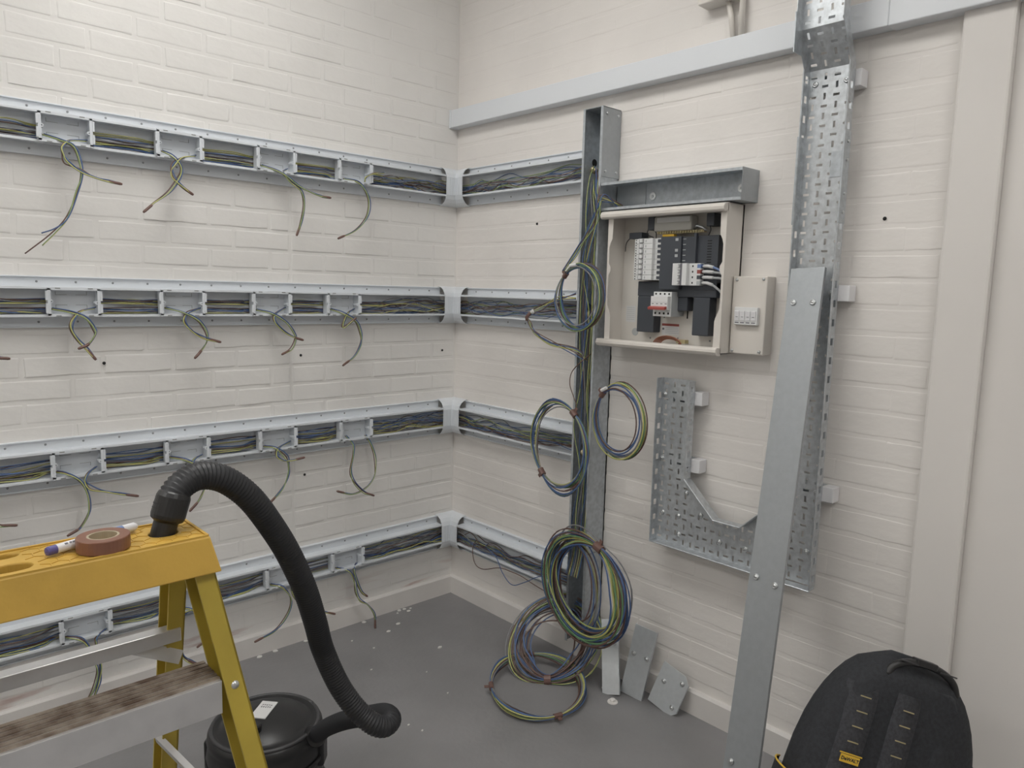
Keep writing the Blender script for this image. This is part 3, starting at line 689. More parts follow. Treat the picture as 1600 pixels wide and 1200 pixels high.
MB().tube([(-0.045, -1.30, 1.668), (-0.05, -1.312, 1.678), (-0.05, -1.33, 1.672), (-0.045, -1.345, 1.662)], 0.005, 8).build('earth_stud', 'bolt', db, smooth=True)
for y0, y1, z1, z0, pts in ((-1.122, -1.148, 1.714, 1.67, [(-0.06, -1.125, 1.672), (-0.06, -1.122, 1.655), (-0.055, -1.145, 1.645)]), (-1.352, -1.38, 1.714, 1.673, [(-0.06, -1.366, 1.675), (-0.06, -1.37, 1.66), (-0.055, -1.358, 1.64)]), (-1.044, -1.098, 1.664, 1.643, [(-0.05, -1.046, 1.65), (-0.055, -1.030, 1.63), (-0.055, -1.026, 1.60)])):
    b = rb('cable_clamp', 'dark', 0.02, 0.06, y0, y1, z1, z0, bevel=0.002)
    MB().tube(catmull(pts, 5), 0.0018, 6).build('thin_lead', 'black', b, smooth=True)
MB().tube(catmull([(-0.05, -1.14, 1.67), (-0.052, -1.153, 1.66), (-0.05, -1.152, 1.64)], 5), 0.0016, 6).build('thin_lead', 'black', db, smooth=True)
for k in range(5):
    y = -1.403-k*0.006
    MB().tube(catmull([(-0.03, y, 1.47), (-0.03-0.003*k, y-0.004, 1.43), (-0.03, y+0.003, 1.38), (-0.025, y, 1.36)], 5), 0.0025, 6).build('control_wire', 'peng' if k % 2 else 'brkg', db, smooth=True)
for k in range(6):
    r = 0.020+0.002*k; mb = MB()
    mb.tube([(-0.04-0.003*k, -1.222+1.9*r*math.cos(a*0.3), 1.284+r*math.sin(a*0.3)) for a in range(0, 11)], 0.0019, 6); mb.build('earth_lead', 'copper', db, smooth=True)
MB().box(-0.05, -0.03, -1.29, -1.255, 1.292, 1.304).build('lead_tag', 'ystitch', db)

# ------------------------------------------------------------------ small cream box beside it
t = thing('switch_enclosure', 'small cream metal box with a four-gang white switch beside the distribution board', 'switch box', (-0.025, -1.513, 1.275))
MB().box(-0.052, 0, -1.571, -1.456, 1.275, 1.515).build('body', 'cream', t, bevel=0.003)
for y, z in ((-1.469, 1.504), (-1.558, 1.506), (-1.466, 1.284), (-1.558, 1.285)): inst('screw', BOLT_S, t, (-0.052, y, z))
sw = MB().box(-0.066, -0.052, -1.552, -1.474, 1.366, 1.42).build('switch_module', 'brk', t, bevel=0.0015)
for k in range(4):
    y = -1.4845-k*0.0185
    MB().obox((-0.067, y, 1.394), (0.002, 0, 0.0007), (0, 0.0078, 0), (-0.001, 0, 0.014)).build('rocker', 'penw', sw)
    MB().box(-0.0695, -0.068, y-0.004, y+0.003, 1.3895, 1.391).build('pointer_mark', 'ink', sw)
    MB().box(-0.0666, -0.066, y-0.0065, y+0.0065, 1.3712, 1.3742).build('print_mark', 'ink', sw)

# ------------------------------------------------------------------ perforated cable tray
TB, TF = 0.048, 0.085            # tray bed and flange front, distance from the right wall
def slotted(name, u0, u1, v0, v1, slots, fn, parent, m='tray', holes=True):
    """sheet with rectangular slots really cut out; fn maps (u,v) to a point"""
    us = sorted(set([u0, u1]+[c for s in slots for c in s[:2]])); vs = sorted(set([v0, v1]+[c for s in slots for c in s[2:]]))
    us = [u for u in us if u0 <= u <= u1]; vs = [v for v in vs if v0 <= v <= v1]
    mb = MB(); idx = {}
    for i, u in enumerate(us):
        for j, v in enumerate(vs): idx[i, j] = len(mb.v); mb.v.append(Vector(fn(u, v)))
    for j in range(len(vs)-1):
        vc = (vs[j]+vs[j+1])/2; act = [s for s in slots if s[2] < vc < s[3]]
        for i in range(len(us)-1):
            uc = (us[i]+us[i+1])/2
            if any(s[0] < uc < s[1] for s in act): continue
            mb.f.append([idx[i, j], idx[i+1, j], idx[i+1, j+1], idx[i, j+1]]); mb.m.append(0)
    return mb.build(name, m, parent, solid=0.0014)
def slot_pattern(u0, u1, v0, v1, cols=4, pitch=0.0268):
    out = []; w = u1-u0
    for c in range(cols):
        uc = u0+w*(0.11+0.78*c/(cols-1)); k = 0; v = v0+0.016
        while v < v1-0.012:
            if (k+c) % 2: a, b = 0.0034, 0.0088
            else: a, b = 0.0088, 0.0034
            out.append((round(uc-a, 4), round(uc+a, 4), round(v-b, 4), round(v+b, 4))); v += pitch; k += 1
    return out
def side_slots(a, b, v0, v1, pitch=0.0536):
    out = []; v = v0+0.03
    while v < v1-0.02: out.append((a+0.010, b-0.012, round(v-0.010, 4), round(v+0.010, 4))); v += pitch
    return out
def straight_tray(t, y0, y1, z0, z1, flange0=None, flange1=None, slots=True):
    sl = slot_pattern(-y0, -y1, z0, z1) if slots else []
    slotted('tray_bed', -y0, -y1, z0, z1, sl, lambda u, v: (-TB, -u, v), t)
    a, b = flange0 or (z0, z1); slotted('flange', TB, TF, a, b, side_slots(TB, TF, a, b), lambda u, v: (-u, y0, v), t)
    MB().tube([(-TF, y0, a), (-TF, y0, b)], 0.0022, 6).build('rolled_edge', 'tray', t)
    a, b = flange1 or (z0, z1); slotted('flange', TB, TF, a, b, side_slots(TB, TF, a, b), lambda u, v: (-u, y1, v), t)
    MB().tube([(-TF, y1, a), (-TF, y1, b)], 0.0022, 6).build('rolled_edge', 'tray', t)

TY0, TY1 = -1.655, -1.783
t = thing('cable_tray', 'tall perforated galvanised cable tray standing off the right wall behind the leaning lid', 'cable tray', (-TB, -1.72, 0.6))
straight_tray(t, TY0, TY1, 0.605, 2.088, (0.80, 2.088), (0.605, 2.088))
for y, s in ((TY0, 1), (TY1, -1)):
    p = MB().box(-TF-0.004, -TB-0.002, y, y+s*0.0035, 1.66, 1.905).build('joint_plate', 'galv', t)
    for z in (1.69, 1.74, 1.83, 1.88): inst('bolt', BOLT_S, p, (-0.067, y+s*0.0035-(0.0 if s < 0 else 0.0), z), TO_LEFT_WALL)
MB().box(-TB-0.003, -TB-0.001, -1.775, -1.735, 1.79, 1.86).build('splice_plate', 'galv', t)
for y, z in ((-1.674, 2.05), (-1.762, 2.048), (-1.767, 0.888), (-1.752, 0.705), (-1.765, 1.468)): inst('bolt', BOLT, t, (-TB, y, z))
# offset bend that carries the tray over the white trunking
t = thing('cable_tray_bend', 'cranked galvanised tray section passing in front of the white trunking at the top', 'cable tray', (-0.08, -1.72, 2.088))
A, B_, C_ = (TB, 2.088), (TB+0.062, 2.185), (TB+0.062, 2.62)
def bend(u, v):
    if v <= 0: return A[0], A[1]
    L1 = math.hypot(B_[0]-A[0], B_[1]-A[1])
    if v < L1: f = v/L1; return A[0]+(B_[0]-A[0])*f, A[1]+(B_[1]-A[1])*f
    return B_[0], B_[1]+(v-L1)
L1 = math.hypot(B_[0]-A[0], B_[1]-A[1])
for v0, v1 in ((0, L1), (L1, L1+0.435)):
    slotted('tray_bed', -TY0, -TY1, v0, v1, slot_pattern(-TY0, -TY1, v0, v1), lambda u, v: (-bend(u, v)[0], -u, bend(u, v)[1]), t)
    for y in (TY0, TY1):
        mb = MB(); a, b = bend(0, v0), bend(0, v1); h = TF-TB
        mb.prism([(a[0], a[1]), (b[0], b[1]), (b[0]+h, b[1]), (a[0]+h, a[1])], (0, y-0.0008, 0), (-1, 0, 0), (0, 0, 1), (0, 0.0016, 0)).build('flange', 'tray', t)
MB().box(-TB-0.064-0.038, -TB-0.05, TY0, TY0+0.003, 2.12, 2.225).build('joint_plate', 'galv', t)

SY0, SY1 = -1.212, -1.338
t = thing('cable_tray', 'short upright perforated galvanised tray below the distribution board', 'cable tray', (-TB, -1.27, 0.6))
straight_tray(t, SY0, SY1, 0.60, 1.172, None, (0.845, 1.172))
MB().box(-TF, -TB, SY1, SY0, 0.599, 0.6015).build('flange', 'tray', t)
for y, z in ((-1.221, 1.115), (-1.222, 0.892), (-1.235, 0.702), (-1.301, 0.704), (-1.305, 0.64), (-1.327, 0.789)): inst('bolt', BOLT, t, (-TB, y, z))
t = thing('cable_tray_tee', 'flat galvanised tray piece with cut corners joining the two upright trays at the bottom', 'cable tray', (-TB, -1.5, 0.6))
slotted('tray_bed', -SY1, -TY0, 0.60, 0.733, [(a, b, c, d) for a, b, c, d in [(round(v0, 4), round(v1, 4), round(u0, 4), round(u1, 4)) for u0, u1, v0, v1 in slot_pattern(0.60, 0.733, -SY1, -TY0)]], lambda u, v: (-TB-0.0012, -u, v), t)
inner = [(SY1, 0.845), (-1.455, 0.733), (-1.55, 0.733), (TY0, 0.835)]
MB().prism([(SY1, 0.733), (SY1, 0.845), (-1.455, 0.733)], (-TB-0.0005, 0, 0), (0, 1, 0), (0, 0, 1), (-0.0014, 0, 0)).build('gusset', 'tray', t)
MB().prism([(-1.55, 0.733), (TY0, 0.835), (TY0, 0.733)], (-TB-0.0005, 0, 0), (0, 1, 0), (0, 0, 1), (-0.0014, 0, 0)).build('gusset', 'tray', t)
for (ya, za), (yb, zb) in zip(inner[:-1], inner[1:]):
    mb = MB(); mb.beam((-(TB+TF)/2, ya, za), (-(TB+TF)/2, yb, zb), (1, 0, 0), TF-TB, 0.0016); mb.tube([(-TF, ya, za), (-TF, yb, zb)], 0.0022, 6); mb.build('flange', 'tray', t)
mb = MB().box(-TF, -TB, TY1, SY1, 0.599, 0.6015); mb.tube([(-TF, SY0, 0.6), (-TF, TY1, 0.6)], 0.0022, 6); mb.build('flange', 'tray', t)
for y, z in ((-1.388, 0.728), (-1.463, 0.656), (-1.557, 0.658)): inst('bolt', BOLT, t, (-TB-0.002, y, z))

# support struts behind the tray with white end caps
for (y, z, w, lab) in ((-1.80, 2.05, 0.16, 'white-capped support strut at the top of the tall cable tray'), (-1.815, 1.468, 0.16, 'white-capped support strut behind the tall tray beside the leaning lid top'), (-1.815, 0.888, 0.16, 'white-capped support strut near the bottom of the tall cable tray'),
                       (-1.365, 1.113, 0.15, 'upper white-capped support strut behind the short upright tray'), (-1.37, 0.886, 0.15, 'lower white-capped support strut behind the short upright tray')):
    t = thing('support_strut', lab, 'bracket', (-0.02, y, z-0.02), 'tray support struts')
    mb = MB(); mb.box(-0.006, -0.004, y+0.004, y+w, z-0.021, z+0.021); mb.box(-0.046, -0.006, y+0.004, y+w, z+0.019, z+0.021); mb.box(-0.046, -0.006, y+0.004, y+w, z-0.021, z-0.019)
    mb.build('channel', 'galv', t)
    MB().box(-0.047, -0.004, y, y+0.034, z-0.0225, z+0.0225).build('end_cap', 'penw', t, bevel=0.002)

# ------------------------------------------------------------------ long lid leaning on the tray
def lid(name, label, top, bot, side, width, fl, bolts, cat='trunking lid', cut=0.0, group=None, m='lid'):
    """flanged steel lid from top to bot; side = direction across, bolts at (distance from top, offset)"""
    top, bot = Vector(top), Vector(bot); ax = (bot-top); L = ax.length; ax.normalize()
    sd = Vector(side); sd = (sd-ax*sd.dot(ax)).normalized(); n = ax.cross(sd)
    if n.x > 0: n = -n                                     # outward normal faces the room
    t = thing(name, label, cat, bot, group)
    w = width/2; th = 0.0014
    poly = [(-w, 0), (w-cut, 0), (w, cut), (w, L-cut), (w-cut, L), (-w, L)] if cut else [(-w, 0), (w, 0), (w, L), (-w, L)]
    MB().prism(poly, top, sd, ax, n*th).build('face', m, t, bevel=0.0006)
    for s in (-1, 1):
        c = (top+bot)/2+sd*s*(w-0.0007)-n*fl/2
        MB().obox(c, ax*(L/2-cut), sd*0.0007, n*fl/2).build('flange', m, t)
    rot = n.to_track_quat('-X', 'Z').to_euler()
    for d, o in bolts:
        b = inst('bolt', BOLT, t, top+ax*d+sd*o+n*th, tuple(rot))
    return t
lid('steel_cover_strip', 'long plain galvanised trunking lid leaning against the tall cable tray', (-0.10, -1.716, 1.537), (-0.46, -1.793, 0.012), (0, -1, 0), 0.098, 0.010,
    [(0.10, -0.028), (0.10, 0.028), (0.875, -0.028), (0.885, 0.028), (1.375, -0.028), (1.388, 0.028)])
OFF = 'steel lid offcuts standing on the floor'
lid('lid_offcut', 'narrow galvanised lid offcut with a cut end, standing nearest the wire coils', (-0.045, -1.02, 0.232), (-0.135, -1.112, 0.002), (0.22, -0.8, 0), 0.066, 0.010, [(0.085, -0.019), (0.085, 0.019)], group=OFF, m='offcut')
lid('lid_offcut', 'middle galvanised lid offcut leaning on the skirting between two others', (-0.034, -1.182, 0.252), (-0.088, -1.166, 0.002), (0.12, -0.75, 0), 0.088, 0.010, [(0.105, -0.025), (0.105, 0.028)], group=OFF, m='offcut')
lid('lid_offcut', 'squat galvanised lid offcut with clipped corners and three fixings by the skirting', (-0.03, -1.32, 0.145), (-0.075, -1.288, 0.002), (0.02, -0.9, 0.0), 0.118, 0.006, [(0.062, -0.03), (0.03, 0.036), (0.122, 0.036)], cut=0.022, group=OFF, m='offcut')

# ------------------------------------------------------------------ wires and coils on the vertical trunking
def coil(label, c, a, b, n, turns, spread, thick, tapes, seed, start=None, r=0.0019, palette=None):
    """ring of wires about c in the plane of a and b; tapes = angles of brown tape wraps"""
    rn = random.Random(seed); c, a, b = Vector(c), Vector(a), Vector(b); nm = a.cross(b).normalized()
    t = thing('wire_coil', label, 'wire coil', (c.x, c.y, c.z-max(abs(a.z), abs(b.z))), 'coils of wire on the right')
    pal = palette or [GY, 'blue', 'brown', 'grey', 'blue', GY, 'brown', 'blue', 'green']
    for k in range(n):
        pts = []; ph = rn.uniform(0, 6.28); tr = rn.uniform(*turns); steps = int(tr*22)
        base = 1+rn.uniform(-spread, spread); off = rn.uniform(-thick, thick); f1, f2 = rn.uniform(0, 6.28), rn.uniform(0, 6.28)
        a1, a2 = rn.uniform(0, spread*0.6), rn.uniform(0, spread*0.35); tl = rn.uniform(-0.05, 0.05)
        for i in range(steps+1):
            th = ph+tr*2*math.pi*i/steps; fr = i/steps
            pinch = 1.0
            for ta in tapes:
                d = abs((th-ta+math.pi) % (2*math.pi)-math.pi); pinch = min(pinch, 0.22+0.78*min(1, d/0.9))
            rad = 1+((base-1)+a1*math.sin(th+f1)+a2*math.sin(2*th+f2)+0.02*(fr-0.5))*pinch
            pts.append(c+rad*(a*math.cos(th)+b*math.sin(th))+nm*(off+tl*thick*math.sin(th+f2)*4)*pinch)
        if start and k < len(start):
            pts = [Vector(q) for q in start[k]]+pts[2:]
        wire('wire', pts, r, pal[k % len(pal)], t, 2, 6)
    for ta in tapes:
        q = [c+(a*math.cos(ta+e)+b*math.sin(ta+e)) for e in (-0.09, 0, 0.09)]
        ra = 0.006+spread*a.length*0.28
        mb = MB(); mb.tube(q, ra, 10); e = q[1]+(q[1]-c).normalized()*ra; mb.beam(e-(q[1]-c).normalized()*0.004, e+(q[1]-c).normalized()*0.016, q[2]-q[0], 0.014, 0.002); mb.build('tape', 'tape', t, smooth=False)
    return t
def ang(dy, dz): return math.atan2(dz, dy)
# a runs towards the right of the photograph (-y), b runs up
R_ = Vector((0, -1, 0)); U_ = Vector((0, 0, 1)); O_ = Vector((-1, 0, 0))
c1 = coil('round wire coil taped at its upper left, hanging level with the second row', (-0.155, -0.905, 1.435), R_*0.128+O_*0.03, U_*0.113, 9, (2.0, 3.0), 0.10, 0.014, [2.35], 5)
MB().tube([(-0.165, -0.865, 1.548), (-0.165, -0.895, 1.551)], 0.006, 8).build('marker_label', 'tapelabel', c1)
c2 = coil('upright oval wire coil hanging left of the trunking at the third row', (-0.15, -0.825, 0.878), R_*0.150+O_*0.02, U_*0.160, 11, (2.0, 3.0), 0.14, 0.014, [1.0, 4.0], 6)
c3 = coil('round wire coil hanging right of the trunking at the third row', (-0.145, -1.098, 1.013), R_*0.118+O_*0.02, U_*0.122, 9, (2.0, 3.0), 0.13, 0.012, [2.4], 7)
MB().tube([(-0.15, -1.022, 1.112), (-0.15, -1.045, 1.124)], 0.006, 8).build('marker_label', 'tapelabel', c3)
coil('largest wire coil, a loose tangle hanging at the foot of the trunking', (-0.185, -1.015, 0.392), R_*0.198+O_*0.03, U_*0.178, 26, (2.5, 4.0), 0.19, 0.026, [1.25], 8)
coil('small coil hanging in the middle of the large tangle', (-0.165, -0.94, 0.375), R_*0.125+O_*0.02, U_*0.165, 8, (2.0, 3.0), 0.14, 0.016, [], 18)
coil('wire coil slumped on the floor behind the flat ring', (-0.165, -0.845, 0.115), Vector((0.10, -0.10, 0.03)), Vector((0.075, 0.07, 0.100)), 22, (2.5, 4.0), 0.30, 0.026, [4.6], 9, palette=['blue', 'brown', GY, 'blue', 'brown', 'brown', 'grey'])
coil('flat ring of wire lying on the grey floor in front of the other coils', (-0.325, -0.918, 0.030), Vector((0.115, -0.121, 0.0)), Vector((0.137, 0.142, 0.012)), 15, (2.0, 3.2), 0.07, 0.012, [1.7, 3.3, 5.15], 10)

t = thing('wire_bundle', 'long strands of wire dropping down inside the vertical metal trunking', 'wires', (-0.06, -0.89, 0.4))
for k in range(11):
    y0 = -0.862-0.066*RND.random(); d0 = RND.uniform(0.055, 0.108); top = RND.choice([1.90, 1.88, 1.84, 1.37, 1.38, 1.86])
    pts = [(-0.05, -0.862, top+0.012), (-d0*0.8, y0*0.5-0.432, top-0.04)]
    z = top-0.14
    while z > 0.55:
        pts.append((-d0+RND.gauss(0, 0.006), min(max(y0+RND.gauss(0, 0.012), -0.93), -0.855), z)); z -= 0.16
    pts += [(-0.125, y0-0.02, 0.48), (-0.16, y0-0.03, 0.40)]
    wire('wire', pts, 0.0019, [GY, 'blue', 'brown', GY, 'blue', 'grey'][k % 6], t, 5)
t = thing('wire_bundle', 'slanting strands running from the level trunking down to the second-row coil', 'wires', (-0.11, -0.96, 1.83))
for k in range(9):
    j = lambda s: RND.gauss(0, s)
    pts = [(-0.06, -1.0+j(0.01), 1.76+j(0.004)), (-0.104, -0.955+j(0.006), 1.795+j(0.012)), (-0.118, -0.948+j(0.006), 1.76), (-0.115, -0.925+j(0.01), 1.70), (-0.13, -0.868+j(0.012), 1.608+j(0.01)), (-0.15, -0.818+j(0.008), 1.53)] if k < 5 else \
          [(-0.05, -0.875+j(0.01), 1.90), (-0.10, -0.925+j(0.006), 1.83), (-0.112, -0.93+j(0.006), 1.72), (-0.118, -0.905+j(0.01), 1.60+j(0.02)), (-0.115, -0.895+j(0.012), 1.50), (-0.11, -0.90+j(0.01), 1.36), (-0.105, -0.895+j(0.01), 1.10)]
    wire('wire', pts, 0.0019, [GY, 'blue', 'brown', 'blue', GY][k % 5], t, 6)
t = thing('wire_loop', 'taped loop of wires bulging out left of the trunking below the second row', 'wires', (-0.12, -0.60, 1.36))
for k in range(6):
    j = lambda s: RND.gauss(0, s)
    wire('wire', [(-0.10, -0.84, 1.43+j(0.01)), (-0.12, -0.762+j(0.005), 1.425+j(0.008)), (-0.12, -0.678+j(0.004), 1.392+j(0.006)), (-0.122, -0.612+j(0.002), 1.364+j(0.002)), (-0.122, -0.618+j(0.004), 1.330+j(0.004)), (-0.12, -0.655+j(0.006), 1.293+j(0.006)), (-0.12, -0.735+j(0.006), 1.258+j(0.008)), (-0.115, -0.868, 1.238+j(0.008)), (-0.09, -0.90, 1.20)], 0.0019, [GY, 'blue', 'brown', GY, 'brown', 'blue'][k], t, 6)
MB().tube([(-0.122, -0.622, 1.369), (-0.122, -0.604, 1.352), (-0.122, -0.608, 1.338)], 0.0075, 8).build('tape', 'tape', t, smooth=True)
MB().tube([(-0.122, -0.642, 1.378), (-0.122, -0.632, 1.373)], 0.0085, 8).build('marker_label', 'tapelabel', t)
t = thing('loose_wire', 'thin brown strand looping out of the trunking above the third row coils', 'wire', (-0.13, -0.91, 1.2))
wire('wire', [(-0.09, -0.915, 1.23), (-0.13, -0.905, 1.203), (-0.13, -0.860, 1.160), (-0.13, -0.852, 1.115), (-0.13, -0.870, 1.075), (-0.14, -0.90, 1.04)], 0.0019, 'brown', t)

# ------------------------------------------------------------------ yellow stepladder
LX0, LX1 = -2.16, -1.742; CZ1, CZ0 = 1.080, 1.026; CF, CB = -1.62, -1.512
lad = thing('stepladder', 'yellow fibreglass stepladder with aluminium treads in the left foreground', 'ladder', (-1.95, -1.6, 0))
def cap_top():
    """top cap: tapering tray shape with holes really cut through the deck"""
    mb = MB(); N = 40
    holes = [(-1.790, -1.563, 0.020, 0.018), (-1.985, -1.585, 0.026, 0.017), (-1.985, -1.533, 0.018, 0.010), (-2.125, -1.563, 0.023, 0.020)]
    bm = bmesh.new()
    outer = [(LX0, CF), (LX1, CF), (LX1, CB), (LX0, CB)]
    def ring(pts, z): return [bm.verts.new((x, y, z)) for x, y in pts]
    top = ring(outer, CZ1); es = [bm.edges.new((top[i], top[(i+1) % 4])) for i in range(4)]
    rims = []
    for (hx, hy, ra, rb_) in holes:
        vs = ring([(hx+ra*math.cos(2*math.pi*j/20), hy+rb_*math.sin(2*math.pi*j/20)) for j in range(20)], CZ1); rims.append(vs)
        es += [bm.edges.new((vs[i], vs[(i+1) % 20])) for i in range(20)]
    bmesh.ops.triangle_fill(bm, use_beauty=True, use_dissolve=False, edges=es)
    for vs in rims:
        lo = [bm.verts.new((v.co.x, v.co.y, CZ1-0.02)) for v in vs]
        for i in range(20): bm.faces.new((vs[i], vs[(i+1) % 20], lo[(i+1) % 20], lo[i]))
    fl = 0.012
    low = ring([(LX0-fl, CF-fl), (LX1+fl, CF-fl), (LX1+fl, CB+fl), (LX0-fl, CB+fl)], CZ0)
    for i in range(4): bm.faces.new((top[i], low[i], low[(i+1) % 4], top[(i+1) % 4]))
    inn = ring([(LX0, CF+0.004), (LX1, CF+0.004), (LX1, CB-0.004), (LX0, CB-0.004)], CZ0)
    for i in range(4): bm.faces.new((low[i], inn[i], inn[(i+1) % 4], low[(i+1) % 4]))
    for v in bm.verts: mb.v.append(v.co.copy())
    bm.verts.index_update()
    for f in bm.faces: mb.f.append([v.index for v in f.verts]); mb.m.append(0)
    bm.free(); return mb.build('top_cap', 'ladder', lad, bevel=0.0025)
cap = cap_top()
mb = MB()                       # moulded honeycomb ridges on the deck
hexr = 0.0125; hole_c = [(-1.790, -1.563, 0.027), (-1.985, -1.585, 0.033), (-1.985, -1.533, 0.026), (-2.125, -1.563, 0.031)]
for r in range(9):
    for q in range(40):
        x = LX0+0.012+q*hexr*1.732+(r % 2)*hexr*0.866; y = CF+0.012+r*hexr*1.5
        for k in range(3):
            a0, a1 = math.radians(30+60*k), math.radians(90+60*k)
            p0, p1 = (x+hexr*math.cos(a0), y+hexr*math.sin(a0)), (x+hexr*math.cos(a1), y+hexr*math.sin(a1))
            m_ = ((p0[0]+p1[0])/2, (p0[1]+p1[1])/2)
            if not (LX0+0.008 < m_[0] < LX1-0.008 and CF+0.01 < m_[1] < CB-0.008): continue
            if any(math.hypot(m_[0]-h[0], m_[1]-h[1]) < h[2] for h in hole_c): continue
            mb.beam((*p0, CZ1+0.0003), (*p1, CZ1+0.0003), (0, 0, 1), 0.0012, 0.0014)
hc = mb.build('honeycomb_grip', 'ladder', lad); hc['kind'] = 'stuff'
mb = MB()
for (xa, ya, xb, yb) in ((LX0+0.003, CF+0.003, LX1-0.003, CF+0.003), (LX1-0.003, CF+0.003, LX1-0.003, CB-0.003), (LX0+0.003, CB-0.003, LX1-0.003, CB-0.003)): mb.beam((xa, ya, CZ1+0.0008), (xb, yb, CZ1+0.0008), (0, 0, 1), 0.003, 0.004)
mb.build('raised_edge', 'ladder', lad)
def channel_leg(xo, inward, yt, yb, zt, zb, web, fl):
    """C-section stile, open towards the inside; yt/yb = front edge at the top and bottom"""
    xt, xb = xo; mb = MB()
    top, bot = Vector((xt, yt, zt)), Vector((xb, yb, zb)); s = inward
    for o0, o1, x0, x1 in ((0, web, 0, 0.004), (0, 0.004, 0, fl), (web-0.004, web, 0, fl)):
        vs = []
        for P in (top, bot):
            for xx, yy in ((x0, o0), (x1, o0), (x1, o1), (x0, o1)): vs.append((P.x+s*xx, P.y+yy, P.z))
        mb.add(vs, [(0, 1, 2, 3), (7, 6, 5, 4), (0, 4, 5, 1), (1, 5, 6, 2), (2, 6, 7, 3), (3, 7, 4, 0)])
    return mb.build('stile', 'fibre', lad, bevel=0.001)
FS = lambda z: -1.612-0.20*(1.03-z)           # front edge of the front stiles at height z
BS = lambda z: -1.535+0.27*(1.03-z)           # front edge of the rear stiles
XR = lambda z: -1.735+0.16*(1.03-z)           # outside of the right stiles
XLf = lambda z: -2.167-0.16*(1.03-z)
XRr = lambda z: -1.745+0.02*(1.03-z)
XLr = lambda z: -2.173-0.02*(1.03-z)
channel_leg((XR(1.05), XR(0.03)), -1, FS(1.05), FS(0.03), 1.05, 0.03, 0.062, 0.030)
channel_leg((XLf(1.05), XLf(0.03)), 1, FS(1.05), FS(0.03), 1.05, 0.03, 0.062, 0.030)
channel_leg((XRr(1.05), XRr(0.03)), -1, BS(1.05), BS(0.03), 1.05, 0.03, 0.045, 0.027)
channel_leg((XLr(1.05), XLr(0.03)), 1, BS(1.05), BS(0.03), 1.05, 0.03, 0.045, 0.027)
for z in (0.03,):
    for fx, s in ((XR, -1), (XLf, 1)): MB().box(fx(z)+s*0.03, fx(z)-s*0.004, FS(z)-0.004, FS(z)+0.066, 0, z+0.03).build('foot', 'rubber', lad, bevel=0.003)
    for fx, s in ((XRr, -1), (XLr, 1)): MB().box(fx(z)+s*0.03, fx(z)-s*0.004, BS(z)-0.004, BS(z)+0.05, 0, z+0.03).build('foot', 'rubber', lad, bevel=0.003)
for z in (0.862, 0.615, 0.368, 0.12):
    xa, xb = XLf(z)+0.031, XR(z)-0.031; y = FS(z)+0.002
    tr = MB().prism([(0, 0), (0.078, 0), (0.078, -0.045), (0.074, -0.045), (0.074, -0.004), (0.004, -0.004), (0.004, -0.052), (0, -0.052)], (xa, y, z), (0, 1, 0), (0, 0, 1), (xb-xa, 0, 0)).build('tread', 'alu', lad, bevel=0.0008)
    mb = MB(); 
    for k in range(6): mb.box(xa, xb, y+0.006+k*0.012, y+0.0135+k*0.012, z, z+0.0022)
    mb.build('grip_ridges', 'alud', tr)
    MB().lathe([(0, 0.0045), (0.005, 0.004), (0.0072, 0.0)], (XR(z)-0.013, FS(z)-0.0005, z-0.012), 14, 0, (0, -1, 0)).build('rivet', 'bolt', tr, smooth=True)
for z in (0.897, 0.50, 0.16):
    y = BS(z)
    rl = MB().prism([(0, 0), (0.024, 0), (0.024, -0.022), (0.021, -0.022), (0.021, -0.003), (0.003, -0.003), (0.003, -0.022), (0, -0.022)], (XLr(z)+0.005, y-0.004, z), (0, 1, 0), (0, 0, 1), (XRr(z)-XLr(z)-0.012, 0, 0)).build('rear_rail', 'alu', lad, bevel=0.001)
    mb = MB(); mb.beam((XRr(z)-0.075, y+0.012, z-0.018), (XRr(z)-0.006, y+0.006, z-0.055), (0, 0.3, 1), 0.022, 0.003); mb.build('corner_brace', 'alu', rl)
mb = MB(); mb.beam((XRr(0.66)-0.03, BS(0.66)+0.01, 0.675), (XR(0.58)-0.03, FS(0.58)+0.05, 0.585), (1, 0, 0.3), 0.010, 0.016); mb.build('spreader_bar', 'alu', lad)
mb = MB(); mb.beam((XLr(0.66)+0.03, BS(0.66)+0.01, 0.675), (XLf(0.58)+0.03, FS(0.58)+0.05, 0.585), (1, 0, 0.3), 0.010, 0.016); mb.build('spreader_bar', 'alu', lad)

# roll of tape and marker pen on the ladder
tp = Vector((-1.875, -1.583, CZ1+0.0012))
t = thing('tape_roll', 'roll of brown insulation tape lying on the yellow ladder top', 'tape', tp)
MB().lathe([(0.0205, 0), (0.033, 0), (0.0338, 0.001), (0.0338, 0.018), (0.033, 0.019), (0.0205, 0.019)], tp, 40).build('tape_winding', 'tapebrown', t)
MB().lathe([(0.0205, 0.0), (0.0205, 0.0188), (0.0175, 0.0188), (0.0175, 0.0), (0.0205, 0.0)], tp, 40).build('card_core', 'card', t)
pa, pb = Vector((-1.943, -1.574, CZ1+0.0085)), Vector((-1.818, -1.532, CZ1+0.0085)); pd = (pb-pa).normalized(); pl = (pb-pa).length
t = thing('marker_pen', 'white marker pen with a dark blue end lying behind the tape roll', 'pen', (pa.x, pa.y, CZ1))
MB().lathe([(0, 0), (0.0052, 0.0015), (0.0063, 0.004), (0.0063, 0.014), (0, 0.014)], pa, 18, 0, pd).build('end_plug', 'penb', t, smooth=False)
MB().lathe([(0, 0.014), (0.0065, 0.014), (0.0065, pl*0.72), (0, pl*0.72)], pa, 18, 0, pd).build('barrel', 'penw', t)
MB().lathe([(0, pl*0.72), (0.0068, pl*0.72), (0.0068, pl*0.83), (0, pl*0.83)], pa, 18, 0, pd).build('cap_band', 'peng', t)
